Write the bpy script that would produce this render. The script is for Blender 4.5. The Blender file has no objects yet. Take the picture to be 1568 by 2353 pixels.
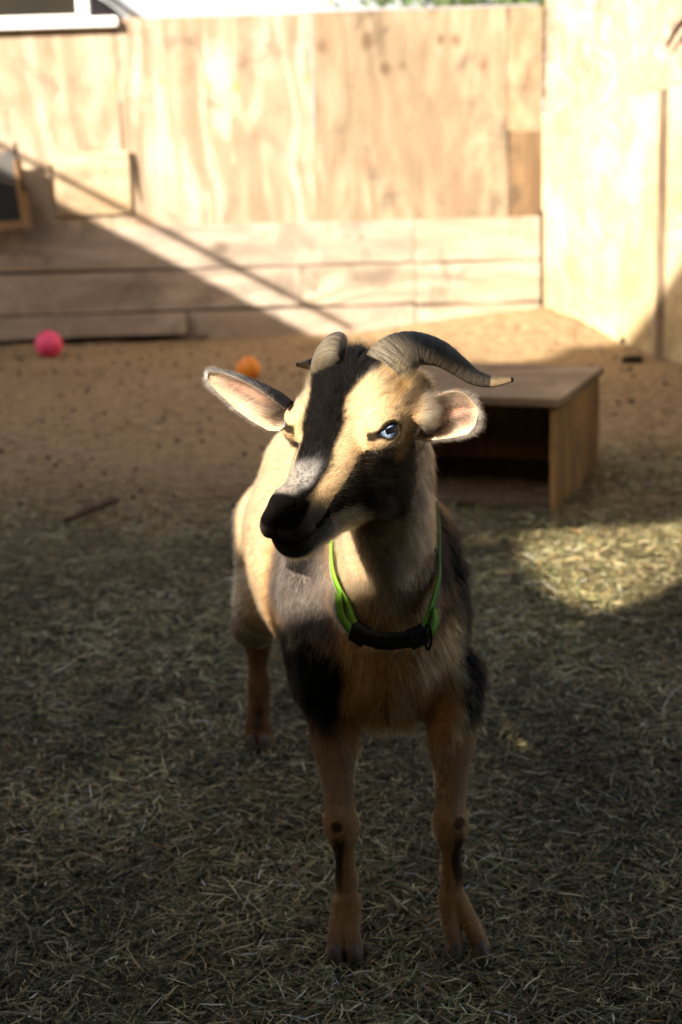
import bpy, bmesh, math, random
import numpy as np
from mathutils import Vector, Matrix
scene = bpy.context.scene
COL = scene.collection
random.seed(7)
rng = np.random.default_rng(11)

# ------------------------------------------------------------------ camera
FPX, CAMH, PITCH, ROLL = 3600.0, 1.05, math.radians(13.9), math.atan(0.03)
CAM = np.array([0, 0, CAMH])
_fw = np.array([0, math.cos(PITCH), -math.sin(PITCH)])
_u0 = np.array([0, math.sin(PITCH), math.cos(PITCH)])
_x0 = np.array([1.0, 0, 0])
_rt = math.cos(ROLL) * _x0 - math.sin(ROLL) * _u0
_up = math.sin(ROLL) * _x0 + math.cos(ROLL) * _u0
cd = bpy.data.cameras.new('camera')
cam = bpy.data.objects.new('camera', cd)
COL.objects.link(cam)
cam.matrix_world = Matrix(((_rt[0], _up[0], -_fw[0], 0), (_rt[1], _up[1], -_fw[1], 0),
                           (_rt[2], _up[2], -_fw[2], CAMH), (0, 0, 0, 1)))
cd.sensor_fit = 'VERTICAL'
cd.sensor_height = 36.0
cd.lens = 36.0 * FPX / 2353.0
cd.clip_start, cd.clip_end = 0.05, 1500
cd.dof.use_dof = True
cd.dof.focus_distance = 1.675
cd.dof.aperture_fstop = 5.6
scene.camera = cam

# ------------------------------------------------------------------ light
SUN_AZ, SUN_EL = math.radians(43), math.radians(29.5)     # light travels to +y, +x, down
SDIR = np.array([math.sin(SUN_AZ) * math.cos(SUN_EL), math.cos(SUN_AZ) * math.cos(SUN_EL), -math.sin(SUN_EL)])
wld = bpy.data.worlds.new('World')
scene.world = wld
wld.use_nodes = True
nt = wld.node_tree
nt.nodes.clear()
sky = nt.nodes.new('ShaderNodeTexSky')
sky.sky_type = 'NISHITA'
sky.sun_disc = False
sky.sun_elevation = SUN_EL
sky.sun_rotation = math.radians(180) + SUN_AZ
sky.air_density, sky.dust_density, sky.ozone_density = 0.8, 3.0, 0.6
bgn = nt.nodes.new('ShaderNodeBackground')
bgn.inputs['Strength'].default_value = 0.078
wo = nt.nodes.new('ShaderNodeOutputWorld')
# thin bright haze low in the sky beyond the yard
tcw = nt.nodes.new('ShaderNodeTexCoord'); spw = nt.nodes.new('ShaderNodeSeparateXYZ'); nt.links.new(tcw.outputs['Generated'], spw.inputs[0])
def mr_(sock, a, b, c, d):
    m = nt.nodes.new('ShaderNodeMapRange'); m.interpolation_type = 'SMOOTHSTEP'
    for k_, v_ in enumerate((a, b, c, d)): m.inputs[1 + k_].default_value = v_
    nt.links.new(sock, m.inputs[0]); return m.outputs[0]
mw_ = nt.nodes.new('ShaderNodeMath'); mw_.operation = 'MULTIPLY'
nt.links.new(mr_(spw.outputs[2], .10, .34, .85, 0.0), mw_.inputs[0]); nt.links.new(mr_(spw.outputs[1], .2, .8, 0.0, 1.0), mw_.inputs[1])
mx_ = nt.nodes.new('ShaderNodeMix'); mx_.data_type = 'RGBA'; mx_.inputs[7].default_value = (5.2, 5.5, 5.8, 1)
nt.links.new(mw_.outputs[0], mx_.inputs[0]); nt.links.new(sky.outputs[0], mx_.inputs[6])
wt_ = nt.nodes.new('ShaderNodeMix'); wt_.data_type = 'RGBA'; wt_.blend_type = 'MULTIPLY'; wt_.inputs[0].default_value = 1.0; wt_.inputs[7].default_value = (1.06, .97, .84, 1)
nt.links.new(mx_.outputs[2], wt_.inputs[6]); nt.links.new(wt_.outputs[2], bgn.inputs[0])
nt.links.new(bgn.outputs[0], wo.inputs[0])
ld = bpy.data.lights.new('sun', 'SUN')
ld.energy = 5.0
ld.angle = math.radians(0.53)
ld.color = (1.0, 0.88, 0.73)
sun = bpy.data.objects.new('sun', ld)
COL.objects.link(sun)
sun.rotation_mode = 'QUATERNION'
sun.rotation_quaternion = Vector(SDIR).to_track_quat('-Z', 'Y')
sun.location = (-3, -6, 5)
scene.view_settings.view_transform = 'Standard'
scene.view_settings.look = 'None'
scene.view_settings.exposure = 1.9
scene.view_settings.gamma = 1.0

# ------------------------------------------------------------------ pixel helpers (photo 1568 x 2353 px)
def ray(x, y):
    return _fw + _rt * (x - 784) / FPX - _up * (y - 1176.5) / FPX
def gnd(x, y, z=0.0):
    d = ray(x, y)
    return CAM + d * ((z - CAMH) / d[2])
def aty(x, y, Y):
    d = ray(x, y)
    return CAM + d * (Y / d[1])

# ------------------------------------------------------------------ noise
def _hash(ix, iy, iz, seed):
    n = (ix.astype(np.int64) * 374761393 + iy.astype(np.int64) * 668265263 + iz.astype(np.int64) * 2147483647 + seed * 1274126177) & 0xffffffff
    n = ((n ^ (n >> 13)) * 1274126177) & 0xffffffff
    n = ((n ^ (n >> 16)) * 2246822519) & 0xffffffff
    return ((n ^ (n >> 15)) & 0xffffff) / float(0xffffff)
def vnoise(P, freq, seed=0):
    Q = np.asarray(P, float) * freq
    I = np.floor(Q)
    Fr = Q - I
    Fr = Fr * Fr * (3 - 2 * Fr)
    I = I.astype(np.int64)
    r = 0
    for dx in (0, 1):
        for dy in (0, 1):
            for dz in (0, 1):
                w = (Fr[:, 0] if dx else 1 - Fr[:, 0]) * (Fr[:, 1] if dy else 1 - Fr[:, 1]) * (Fr[:, 2] if dz else 1 - Fr[:, 2])
                r = r + w * _hash(I[:, 0] + dx, I[:, 1] + dy, I[:, 2] + dz, seed)
    return r * 2 - 1
def ss(a, b, x):
    t = np.clip((x - a) / (b - a), 0, 1)
    return t * t * (3 - 2 * t)

# ------------------------------------------------------------------ object helpers
def link(o, parent=None):
    COL.objects.link(o)
    if parent is not None:
        o.parent = parent                       # parts are modelled in world coordinates
        o.matrix_parent_inverse = Matrix.Translation(-Vector(parent.location))
    return o
def tag(o, label=None, cat=None, group=None, kind=None):
    if label: o['label'] = label
    if cat: o['category'] = cat
    if group: o['group'] = group
    if kind: o['kind'] = kind
    return o
def empty(name, loc=(0, 0, 0)):
    o = bpy.data.objects.new(name, None)
    o.empty_display_size = 0.1
    o.location = loc
    return link(o)
def np_mesh(name, V, F, mat, parent=None, smooth=True, cols=None):
    me = bpy.data.meshes.new(name)
    V = np.asarray(V, np.float32)
    F = np.asarray(F, np.int32)
    k = F.shape[1]
    me.vertices.add(len(V)); me.vertices.foreach_set('co', V.ravel())
    me.loops.add(F.size); me.loops.foreach_set('vertex_index', F.ravel())
    me.polygons.add(len(F)); me.polygons.foreach_set('loop_start', np.arange(len(F), dtype=np.int32) * k)
    me.update(calc_edges=True)
    me.polygons.foreach_set('use_smooth', np.full(len(F), smooth))
    if cols is not None:
        ca = me.color_attributes.new('Col', 'FLOAT_COLOR', 'POINT')
        ca.data.foreach_set('color', np.concatenate([cols, np.ones((len(cols), 1))], 1).astype(np.float32).ravel())
    me.materials.append(mat)
    me.update()
    o = bpy.data.objects.new(name, me)
    return link(o, parent)
def bm_obj(name, bm, mat, parent=None, smooth=False, bevel=0.0):
    if bevel > 0:
        bmesh.ops.bevel(bm, geom=list(bm.edges), offset=bevel, segments=2, affect='EDGES', profile=0.6)
    me = bpy.data.meshes.new(name)
    bmesh.ops.recalc_face_normals(bm, faces=list(bm.faces))
    bm.to_mesh(me); bm.free()
    for p in me.polygons: p.use_smooth = smooth
    me.materials.append(mat)
    o = bpy.data.objects.new(name, me)
    return link(o, parent)
def hexa(bm, c8):
    v = [bm.verts.new(c) for c in c8]           # 0-3 bottom loop, 4-7 top loop
    for f in ((0, 3, 2, 1), (4, 5, 6, 7), (0, 1, 5, 4), (1, 2, 6, 5), (2, 3, 7, 6), (3, 0, 4, 7)):
        bm.faces.new([v[i] for i in f])
def box(bm, x0, x1, y0, y1, z0, z1):
    hexa(bm, [(x0, y0, z0), (x1, y0, z0), (x1, y1, z0), (x0, y1, z0), (x0, y0, z1), (x1, y0, z1), (x1, y1, z1), (x0, y1, z1)])
def slab(bm, poly, n, th):
    """extrude a polygon (list of 3-d points) by th along n"""
    n = Vector(n).normalized() * th
    a = [bm.verts.new(p) for p in poly]
    b = [bm.verts.new(Vector(p) + n) for p in poly]
    bm.faces.new(a); bm.faces.new(b[::-1])
    for i in range(len(a)):
        j = (i + 1) % len(a)
        bm.faces.new((a[j], a[i], b[i], b[j]))
def tube_np(path, radii, nseg=12, oval=None, frame0=None, caps=True):
    path = np.asarray(path, float); n = len(path)
    Tn = np.gradient(path, axis=0); Tn /= np.linalg.norm(Tn, axis=1)[:, None]
    u = np.cross(Tn[0], [0, 0, 1.0]) if frame0 is None else np.asarray(frame0, float)
    if np.linalg.norm(u) < 1e-3: u = np.cross(Tn[0], [0, 1.0, 0])
    V = []
    for i in range(n):
        u = u - Tn[i] * (u @ Tn[i]); u /= np.linalg.norm(u)
        w = np.cross(Tn[i], u)
        r = np.broadcast_to(radii[i], (2,)) if np.ndim(radii[i]) else np.array([radii[i], radii[i]])
        for k in range(nseg):
            a = 2 * math.pi * k / nseg
            V.append(path[i] + u * math.cos(a) * r[0] + w * math.sin(a) * r[1])
    F = []
    for i in range(n - 1):
        for k in range(nseg):
            k2 = (k + 1) % nseg
            F.append((i * nseg + k, i * nseg + k2, (i + 1) * nseg + k2, (i + 1) * nseg + k))
    if caps:
        V.append(path[0]); V.append(path[-1]); a, b = len(V) - 2, len(V) - 1
        for k in range(nseg):
            k2 = (k + 1) % nseg
            F.append((a, k2, k, k)); F.append((b, (n - 1) * nseg + k, (n - 1) * nseg + k2, (n - 1) * nseg + k2))
        F = [f if f[2] != f[3] else f for f in F]
    return np.array(V), F
def any_mesh(name, V, F, mat, parent=None, smooth=True):
    me = bpy.data.meshes.new(name)
    me.from_pydata([tuple(v) for v in V], [], [tuple(dict.fromkeys(f)) for f in F])
    me.update()
    for p in me.polygons: p.use_smooth = smooth
    me.materials.append(mat)
    o = bpy.data.objects.new(name, me)
    return link(o, parent)
def spline(pts, n):
    """Catmull-Rom through pts"""
    P = np.asarray(pts, float)
    P = np.vstack([2 * P[0] - P[1], P, 2 * P[-1] - P[-2]])
    m = len(P) - 3
    out = []
    for t in np.linspace(0, m - 1e-9, n):
        i = int(t); f = t - i
        a, b, c, d = P[i:i + 4]
        out.append(0.5 * (2 * b + (c - a) * f + (2 * a - 5 * b + 4 * c - d) * f * f + (3 * b - a - 3 * c + d) * f ** 3))
    return np.array(out)

# ------------------------------------------------------------------ materials
class N:
    def __init__(s, name):
        s.m = bpy.data.materials.new(name); s.m.use_nodes = True
        s.t = s.m.node_tree; s.b = s.t.nodes['Principled BSDF']
    def n(s, typ, **kw):
        x = s.t.nodes.new('ShaderNode' + typ)
        for k, v in kw.items():
            if k in x.inputs.keys(): x.inputs[k].default_value = v
            else: setattr(x, k, v)
        return x
    def l(s, a, b): s.t.links.new(a, b)
    def coord(s, scale=(1, 1, 1), rot=(0, 0, 0), out='Object', loc=(0, 0, 0)):
        c = s.n('TexCoord'); m = s.n('Mapping')
        m.inputs['Scale'].default_value = scale; m.inputs['Rotation'].default_value = rot; m.inputs['Location'].default_value = loc
        s.l(c.outputs[out], m.inputs['Vector']); return m.outputs[0]
    def noise(s, vec, scale, detail=4, rough=0.55, dist=0.0):
        x = s.n('TexNoise'); x.inputs['Scale'].default_value = scale; x.inputs['Detail'].default_value = detail
        x.inputs['Roughness'].default_value = rough; x.inputs['Distortion'].default_value = dist
        s.l(vec, x.inputs['Vector']); return x.outputs['Fac']
    def ramp(s, fac, stops):
        r = s.n('ValToRGB'); e = r.color_ramp.elements
        while len(e) < len(stops): e.new(0.5)
        for q, (p, c) in zip(e, stops):
            q.position = p; q.color = tuple(c) + (1,) if len(c) == 3 else c
        s.l(fac, r.inputs[0]); return r.outputs[0]
    def mix(s, f, a, b, mode='MIX'):
        x = s.n('Mix', data_type='RGBA', blend_type=mode)
        for sock, v in ((x.inputs[0], f), (x.inputs[6], a), (x.inputs[7], b)):
            if hasattr(v, 'is_output') or hasattr(v, 'links'): s.l(v, sock)
            else: sock.default_value = v if not isinstance(v, tuple) else (v + (1,) if len(v) == 3 else v)
        return x.outputs[2]
    def math(s, op, a, b=None):
        x = s.n('Math', operation=op)
        for k, v in enumerate((a, b)):
            if v is None: continue
            if hasattr(v, 'links'): s.l(v, x.inputs[k])
            else: x.inputs[k].default_value = v
        return x.outputs[0]
    def bump(s, h, strength=0.3, dist=0.01):
        x = s.n('Bump'); x.inputs['Strength'].default_value = strength; x.inputs['Distance'].default_value = dist
        s.l(h, x.inputs['Height']); s.l(x.outputs[0], s.b.inputs['Normal'])
    def base(s, c):
        if hasattr(c, 'links'): s.l(c, s.b.inputs['Base Color'])
        else: s.b.inputs['Base Color'].default_value = tuple(c) + (1,)
    def rough(s, r, spec=0.3):
        s.b.inputs['Roughness'].default_value = r; s.b.inputs['Specular IOR Level'].default_value = spec

def wood(name, light, mid, dark, vertical=True, seed=0.0, stain=(0.25, 0.2, 0.15), stain_amt=0.5, rough=0.85, spots=()):
    """weathered plywood: grain drawn out along one axis, cathedral figure, knots and grey stains"""
    k = N(name)
    light = tuple(.74 * a for a in light); mid = tuple(.57 * a for a in mid); dark = tuple(.62 * a for a in dark)
    sc = (1, 1, 0.09) if vertical else (0.09, 1, 1)
    v = k.coord(sc, loc=(seed * 3.1, seed, seed * 1.7))
    fg = k.noise(k.coord((1, 1, 0.22) if vertical else (.22, 1, 1), loc=(seed * 3.1, seed, seed * 1.7)), 1.7, 3, .45, .5)
    rings = k.math('SINE', k.math('MULTIPLY', fg, 95))
    c = k.ramp(k.math('ADD', k.math('MULTIPLY', rings, .5), .5), [(0.0, tuple(.75 * a + .25 * b for a, b in zip(mid, dark))), (0.35, mid), (0.75, light), (1.0, light)])
    big = k.noise(v, 5.0, 4, 0.55, 1.0)
    c = k.mix(k.ramp(big, [(.35, (0, 0, 0)), (.65, (.9, .9, .9))]), c, tuple(.6 * a + .4 * b for a, b in zip(light, mid)))
    fine = k.noise(v, 60.0, 4, 0.6, 0.3)
    c = k.mix(k.ramp(fine, [(0.5, (0, 0, 0)), (0.8, (0.6, 0.6, 0.6))]), c, dark)
    bl = k.noise(k.coord((1, 1, 0.35) if vertical else (.35, 1, 1), loc=(seed * 5.3, 0, seed * .7)), 4.5, 6, .62, .8)
    c = k.mix(k.ramp(bl, [(.38, (0, 0, 0)), (.5, (.35, .35, .35)), (.66, (.85, .85, .85))]), c, tuple(.45 * a + .55 * b for a, b in zip(mid, dark)))
    sp_ = k.noise(k.coord((1, 1, 1), loc=(seed, 0, 0)), 34, 4, .7)
    c = k.mix(k.ramp(sp_, [(.63, (0, 0, 0)), (.75, (.6, .6, .6))]), c, dark)
    sm = k.noise(k.coord((1, 1, .8), loc=(seed * 7.7, 0, seed * 2.9)), 4.2, 6, .66, .5)
    c = k.mix(k.ramp(sm, [(.53, (0, 0, 0)), (.66, (.75, .75, .75))]), c, tuple(.55 * a + .25 * sum(dark) / 3 for a in dark))
    pw = k.noise(k.coord((1, 1, .5), loc=(seed * 1.9, 0, seed * 6.1)), 3.1, 6, .7, .4)
    c = k.mix(k.ramp(pw, [(.57, (0, 0, 0)), (.7, (.6, .6, .6))]), c, tuple(min(.8, 1.12 * a) for a in light))
    v2 = k.coord((1, 1, 0.6) if vertical else (0.5, 1, 1), loc=(seed * 1.3, 0, seed))
    st = k.noise(v2, 2.2, 5, 0.6, 0.4)
    c = k.mix(k.math('MULTIPLY', k.ramp(st, [(0.5, (0, 0, 0)), (0.68, (1, 1, 1))]), stain_amt), c, stain)
    if spots:
        sx = k.n('SeparateXYZ'); k.l(k.coord(), sx.inputs[0])
        wn = k.noise(k.coord(), 14, 4, .6)
        for (px, py, r, col, amt) in spots:
            p0 = aty(px, py, 8.09)
            dx = k.math('DIVIDE', k.math('SUBTRACT', sx.outputs[0], float(p0[0])), r); dz = k.math('DIVIDE', k.math('SUBTRACT', sx.outputs[2], float(p0[2])), r * 1.25)
            dd = k.math('ADD', k.math('SQRT', k.math('ADD', k.math('MULTIPLY', dx, dx), k.math('MULTIPLY', dz, dz))), k.math('MULTIPLY', wn, 1.1))
            c = k.mix(k.math('MULTIPLY', k.ramp(k.math('MULTIPLY', dd, .5), [(.35, (1, 1, 1)), (.72, (0, 0, 0))]), amt), c, col)
    vo = k.n('TexVoronoi'); vo.inputs['Scale'].default_value = 2.3
    k.l(k.coord((1, 1, 0.75) if vertical else (0.75, 1, 1), loc=(seed * 2.3, 0, seed)), vo.inputs['Vector'])
    kn = k.ramp(vo.outputs['Distance'], [(0.035, (1, 1, 1)), (0.11, (0, 0, 0))])
    c = k.mix(k.math('MULTIPLY', kn, 0.7), c, tuple(x * 0.5 for x in dark))
    k.base(c); k.rough(rough, 0.2); k.bump(fine, 0.35, 0.004)
    return k.m

M_PLY_CREAM = wood('plywood_cream', (.61, .505, .375), (.50, .39, .27), (.32, .215, .13), spots=[(240, 285, .10, (.26, .15, .10), .6), (150, 270, .07, (.26, .15, .10), .5), (270, 195, .04, (.40, .22, .07), .6), (60, 230, .09, (.26, .15, .10), .4), (205, 205, .05, (.26, .15, .10), .5)], seed=1, stain=(.45, .33, .25), stain_amt=.35)
M_PLY_CREAM2 = wood('plywood_cream_figured', (.63, .53, .405), (.47, .355, .245), (.31, .195, .12), spots=[(545, 200, .035, (.40, .22, .07), .8), (372, 186, .03, (.40, .22, .07), .7), (480, 198, .03, (.40, .22, .07), .6), (705, 180, .03, (.40, .22, .07), .6), (600, 480, .10, (.26, .15, .10), .7), (640, 245, .06, (.26, .15, .10), .6), (430, 280, .09, (.26, .15, .10), .5), (580, 330, .12, (.26, .15, .10), .5), (700, 385, .06, (.26, .15, .10), .6), (500, 150, .12, (.52, .46, .38), .6)], seed=4, stain=(.42, .29, .22), stain_amt=.45)
M_PLY_TAN = wood('plywood_tan', (.45, .36, .25), (.35, .265, .175), (.19, .135, .085), spots=[(845, 95, .05, (.085, .05, .03), .75), (1012, 92, .035, (.085, .05, .03), .75), (1045, 96, .04, (.085, .05, .03), .75), (885, 158, .04, (.085, .05, .03), .8), (925, 152, .03, (.085, .05, .03), .7), (740, 105, .05, (.085, .05, .03), .6), (1110, 150, .04, (.085, .05, .03), .6), (960, 300, .07, (.26, .15, .10), .45), (1010, 300, .05, (.26, .15, .10), .45), (830, 370, .07, (.26, .15, .10), .5), (900, 430, .06, (.26, .15, .10), .4), (1060, 440, .10, (.26, .15, .10), .45)], seed=7, stain=(.25, .17, .11), stain_amt=.6)
M_PLY_STRIP = wood('plywood_strip', (.50, .37, .24), (.40, .28, .17), (.25, .16, .09), seed=9)
M_PLY_BROWN = wood('plywood_brown', (.29, .195, .11), (.22, .14, .075), (.13, .08, .045), seed=12)
M_PATCH = wood('patch_board', (.7, .56, .38), (.58, .42, .26), (.42, .28, .15), vertical=False, seed=14, stain_amt=.2)
M_PLANK = wood('grey_plank', (.56, .475, .39), (.46, .375, .30), (.26, .2, .155), vertical=False, seed=17, stain=(.34, .27, .21), stain_amt=.5)
M_PLANK2 = wood('pale_plank', (.60, .50, .39), (.50, .405, .31), (.3, .22, .16), vertical=False, seed=21, stain=(.38, .29, .2), stain_amt=.4)
M_SIDE = wood('side_board', (.74, .60, .35), (.68, .53, .29), (.48, .35, .18), vertical=False, seed=25, stain=(.66, .54, .36), stain_amt=.6)
M_SIDE_TOP = wood('side_top_board', (.70, .57, .43), (.6, .44, .31), (.36, .23, .15), vertical=False, seed=29, stain=(.34, .22, .16), stain_amt=.7)
M_BATTEN = wood('batten', (.25, .18, .12), (.2, .14, .09), (.12, .08, .05), seed=31)
M_BOX = wood('box_plywood', (.78, .48, .2), (.66, .39, .15), (.4, .22, .09), seed=33, stain=(.14, .08, .04), stain_amt=.4, rough=.6)
M_BOX_TOP = wood('box_top', (.60, .43, .26), (.48, .33, .19), (.28, .18, .1), vertical=False, seed=36, stain=(.2, .14, .1), stain_amt=.5, rough=.7)
M_DARKWOOD = wood('dark_timber', (.12, .09, .06), (.08, .06, .04), (.05, .035, .025), seed=40)
M_FRAMEWOOD = wood('frame_wood', (.42, .24, .09), (.34, .18, .06), (.22, .11, .04), seed=43)

def plain(name, c, rough=.6, spec=.4, var=.15, scale=30):
    k = N(name); v = k.coord()
    f = k.noise(v, scale, 4)
    a = tuple(x * (1 - var) for x in c); b = tuple(min(1, x * (1 + var)) for x in c)
    k.base(k.ramp(f, [(.3, a), (.7, b)])); k.rough(rough, spec); k.bump(f, .15, .002)
    return k.m
M_WHITE = plain('white_paint', (.8, .8, .79), .45, .4, .05, 6)
M_GREYMETAL = plain('grey_roof', (.32, .31, .33), .6, .4, .1, 8)
M_BLACKPANEL = plain('black_panel', (.012, .016, .018), .5, .4, .3, 9)
M_GLASSDARK = plain('dark_window', (.012, .011, .008), .6, .1, .3, 3)
M_CRACK = plain('crack_dark', (.03, .022, .016), .9, .1)
M_LEAF = plain('leaf_green', (.075, .12, .03), .5, .3, .4, 14)
M_BARK = plain('bark', (.12, .085, .06), .9, .1, .4, 20)
M_BUCKLE = plain('black_buckle', (.008, .008, .009), .55, .3, .2, 90)
M_TRIM = plain('collar_edging', (.2, .19, .16), .7, .3, .5, 900)
def green_mat():
    k = N('green_webbing'); v = k.coord()
    w = k.noise(v, 900, 2); k.base(k.ramp(w, [(.3, (.10, .29, .006)), (.7, (.19, .43, .014))])); k.rough(.55, .3); k.bump(w, .4, .001)
    return k.m
M_GREEN = green_mat()
def horn_mat():
    k = N('horn'); v = k.coord((1, 1, 1))
    at = k.n('Attribute'); at.attribute_name = 'Col'
    sp = k.n('SeparateColor'); k.l(at.outputs['Color'], sp.inputs[0])
    t = sp.outputs[0]
    cmb = k.n('CombineXYZ'); k.l(t, cmb.inputs[0]); k.l(sp.outputs[1], cmb.inputs[1])
    ang = k.n('VectorMath', operation='MULTIPLY'); ang.inputs[1].default_value = (46, 3, 1); k.l(cmb.outputs[0], ang.inputs[0])
    ridge = k.noise(ang.outputs[0], 1.0, 5, .6, .3)
    ang2 = k.n('VectorMath', operation='MULTIPLY'); ang2.inputs[1].default_value = (9, 70, 1); k.l(cmb.outputs[0], ang2.inputs[0])
    streak = k.noise(ang2.outputs[0], 1.0, 4, .6)
    c = k.ramp(ridge, [(.25, (.030, .024, .016)), (.5, (.10, .08, .052)), (.75, (.21, .172, .118))])
    c = k.mix(k.ramp(streak, [(.45, (0, 0, 0)), (.75, (.7, .7, .7))]), c, (.06, .048, .035))
    c = k.mix(k.ramp(t, [(.35, (0, 0, 0)), (.62, (.72, .72, .72))]), c, (.05, .038, .028))
    c = k.mix(k.ramp(t, [(.862, (0, 0, 0)), (.872, (1, 1, 1))]), c, (.42, .3, .17))
    c = k.mix(k.ramp(t, [(.985, (0, 0, 0)), (.99, (1, 1, 1))]), c, (.02, .015, .012))
    k.base(c); k.rough(.48, .4)
    h = k.math('ADD', ridge, k.math('MULTIPLY', streak, .3)); k.bump(h, .75, .0035)
    return k.m
M_HORN = horn_mat()
def eye_mat():
    k = N('eye'); c = k.n('TexCoord'); s = k.n('SeparateXYZ'); k.l(c.outputs['Object'], s.inputs[0])
    ax = k.math('ABSOLUTE', s.outputs[0]); ay = k.math('ABSOLUTE', s.outputs[1])
    # rounded horizontal slot pupil
    px = k.math('DIVIDE', ax, .0074); py = k.math('DIVIDE', ay, .0035)
    d = k.math('ADD', k.math('POWER', px, 4), k.math('POWER', py, 4))
    r = k.math('SQRT', k.math('ADD', k.math('MULTIPLY', ax, ax), k.math('MULTIPLY', ay, ay)))
    n = k.noise(c.outputs['Object'], 420, 4)
    n2 = k.noise(c.outputs['Object'], 110, 3)
    iris = k.ramp(k.math('ADD', k.math('MULTIPLY', n, .5), k.math('MULTIPLY', n2, .5)), [(.35, (.08, .13, .21)), (.5, (.21, .29, .41)), (.65, (.45, .54, .66))])
    col = k.mix(k.ramp(k.math('DIVIDE', r, .02), [(.42, (0, 0, 0)), (.56, (1, 1, 1))]), iris, (.012, .014, .02))
    col = k.mix(k.ramp(d, [(.75, (1, 1, 1)), (1.0, (0, 0, 0))]), col, (.004, .004, .005))
    k.base(col); k.rough(.3, .15); k.b.inputs['Coat Weight'].default_value = .3; k.b.inputs['Coat Roughness'].default_value = .03
    return k.m
M_EYE = eye_mat()
def vcol_mat(name, rough, spec, mul=1.0, bump=None, sss=0):
    k = N(name); a = k.n('Attribute'); a.attribute_name = 'Col'
    k.base(k.mix(1.0, a.outputs['Color'], (mul, mul, mul), 'MULTIPLY')); k.rough(rough, spec)
    if bump:
        k.bump(k.noise(k.coord(), bump[0], 3), bump[1], bump[2])
    if sss:
        k.b.inputs['Subsurface Weight'].default_value = sss; k.b.inputs['Subsurface Radius'].default_value = (.01, .004, .002)
        k.b.inputs['Subsurface Scale'].default_value = .5
    return k.m
M_COAT = vcol_mat('goat_skin', .8, .03, .8, (420, .6, .003))
M_EAR = vcol_mat('ear_skin', .7, .2, 1.0, (300, .3, .002), sss=.35)
M_HAY = vcol_mat('hay_blades', .6, .25)
M_PELLET = plain('dung', (.03, .022, .016), .8, .2)
M_HOOF = plain('hoof_horn', (.11, .08, .056), .5, .4, .4, 60)
def hair_mat():
    m = bpy.data.materials.new('goat_fur'); m.use_nodes = True
    t = m.node_tree; t.nodes.clear()
    h = t.nodes.new('ShaderNodeBsdfHairPrincipled'); h.parametrization = 'COLOR'
    try: h.model = 'CHIANG'
    except Exception: pass
    h.inputs['IOR'].default_value = 1.16; h.inputs['Roughness'].default_value = .42; h.inputs['Radial Roughness'].default_value = .55
    a = t.nodes.new('ShaderNodeAttribute'); a.attribute_name = 'hcol'
    t.links.new(a.outputs['Color'], h.inputs['Color'])
    o = t.nodes.new('ShaderNodeOutputMaterial'); t.links.new(h.outputs[0], o.inputs[0])
    return m
M_FUR = hair_mat()
def ground_mat():
    k = N('yard_soil'); v = k.coord()
    a = k.noise(v, 1.3, 5, .6); b = k.noise(v, 22, 6, .65); c2 = k.noise(v, 90, 4, .7)
    c = k.ramp(b, [(.3, (.16, .10, .058)), (.5, (.36, .255, .15)), (.72, (.60, .44, .24))])
    c = k.mix(k.ramp(a, [(.4, (0, 0, 0)), (.7, (.8, .8, .8))]), c, (.43, .305, .165))
    c = k.mix(k.ramp(c2, [(.28, (.75, .75, .75)), (.42, (0, 0, 0))]), c, (.055, .04, .028))
    vo = k.n('TexVoronoi'); vo.inputs['Scale'].default_value = 26; k.l(v, vo.inputs['Vector'])
    c = k.mix(k.ramp(vo.outputs['Distance'], [(.12, (.7, .7, .7)), (.3, (0, 0, 0))]), c, (.06, .043, .03))
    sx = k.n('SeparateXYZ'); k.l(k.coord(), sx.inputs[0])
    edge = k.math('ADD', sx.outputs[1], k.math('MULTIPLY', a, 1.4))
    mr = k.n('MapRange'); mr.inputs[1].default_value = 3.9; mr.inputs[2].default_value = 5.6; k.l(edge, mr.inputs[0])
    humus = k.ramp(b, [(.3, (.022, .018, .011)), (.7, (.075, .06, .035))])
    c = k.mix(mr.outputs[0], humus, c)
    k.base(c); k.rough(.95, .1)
    k.bump(k.math('ADD', b, k.math('MULTIPLY', c2, .5)), 1.0, .035)
    return k.m
M_SOIL = ground_mat()
def ball_mat(name, c1, c2):
    k = N(name); v = k.coord(out='Object')
    f = k.noise(v, 14, 4); g = k.noise(v, 60, 3)
    c = k.ramp(f, [(.35, c1), (.7, c2)]); c = k.mix(k.ramp(g, [(.55, (0, 0, 0)), (.8, (.5, .5, .5))]), c, (.25, .17, .12))
    k.base(c); k.rough(.45, .4); k.bump(g, .1, .002); return k.m

# ------------------------------------------------------------------ ground
def ghz(x, y):
    x = np.asarray(x, float); y = np.asarray(y, float)
    P = np.stack([x, y, np.zeros_like(x)], -1).reshape(-1, 3)
    h = .012 * vnoise(P, 1.7, 3) + .006 * vnoise(P, 5.1, 5) + .003 * vnoise(P, 17, 6)
    h = h.reshape(x.shape)
    h = h * (1 - .8 * np.exp(-((x - .05) ** 2 + (y - 2.1) ** 2) / .6))
    h = h + .11 * ss(-.1, 1.15, x) * ss(6.9, 8.1, y) - .012 * ss(-.4, -1.2, x) * ss(7, 8.2, y)
    return h
def axis(fine0, fine1, step, far0, far1):
    a = list(np.arange(fine0, fine1, step)); b = [fine1]; d = step
    while b[-1] < far1: d *= 1.35; b.append(b[-1] + d)
    c = [fine0]; d = step
    while c[-1] > far0: d *= 1.35; c.append(c[-1] - d)
    return np.array(sorted(set(np.round(c[1:] + a + b, 5))))
gx = axis(-2.4, 2.4, .03, -320, 320); gy = axis(.8, 9.0, .03, -320, 320)
GX, GY = np.meshgrid(gx, gy, indexing='ij')
GZ = np.where((np.abs(GX) < 6) & (GY > -3) & (GY < 12), ghz(GX, GY), 0.0)
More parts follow.
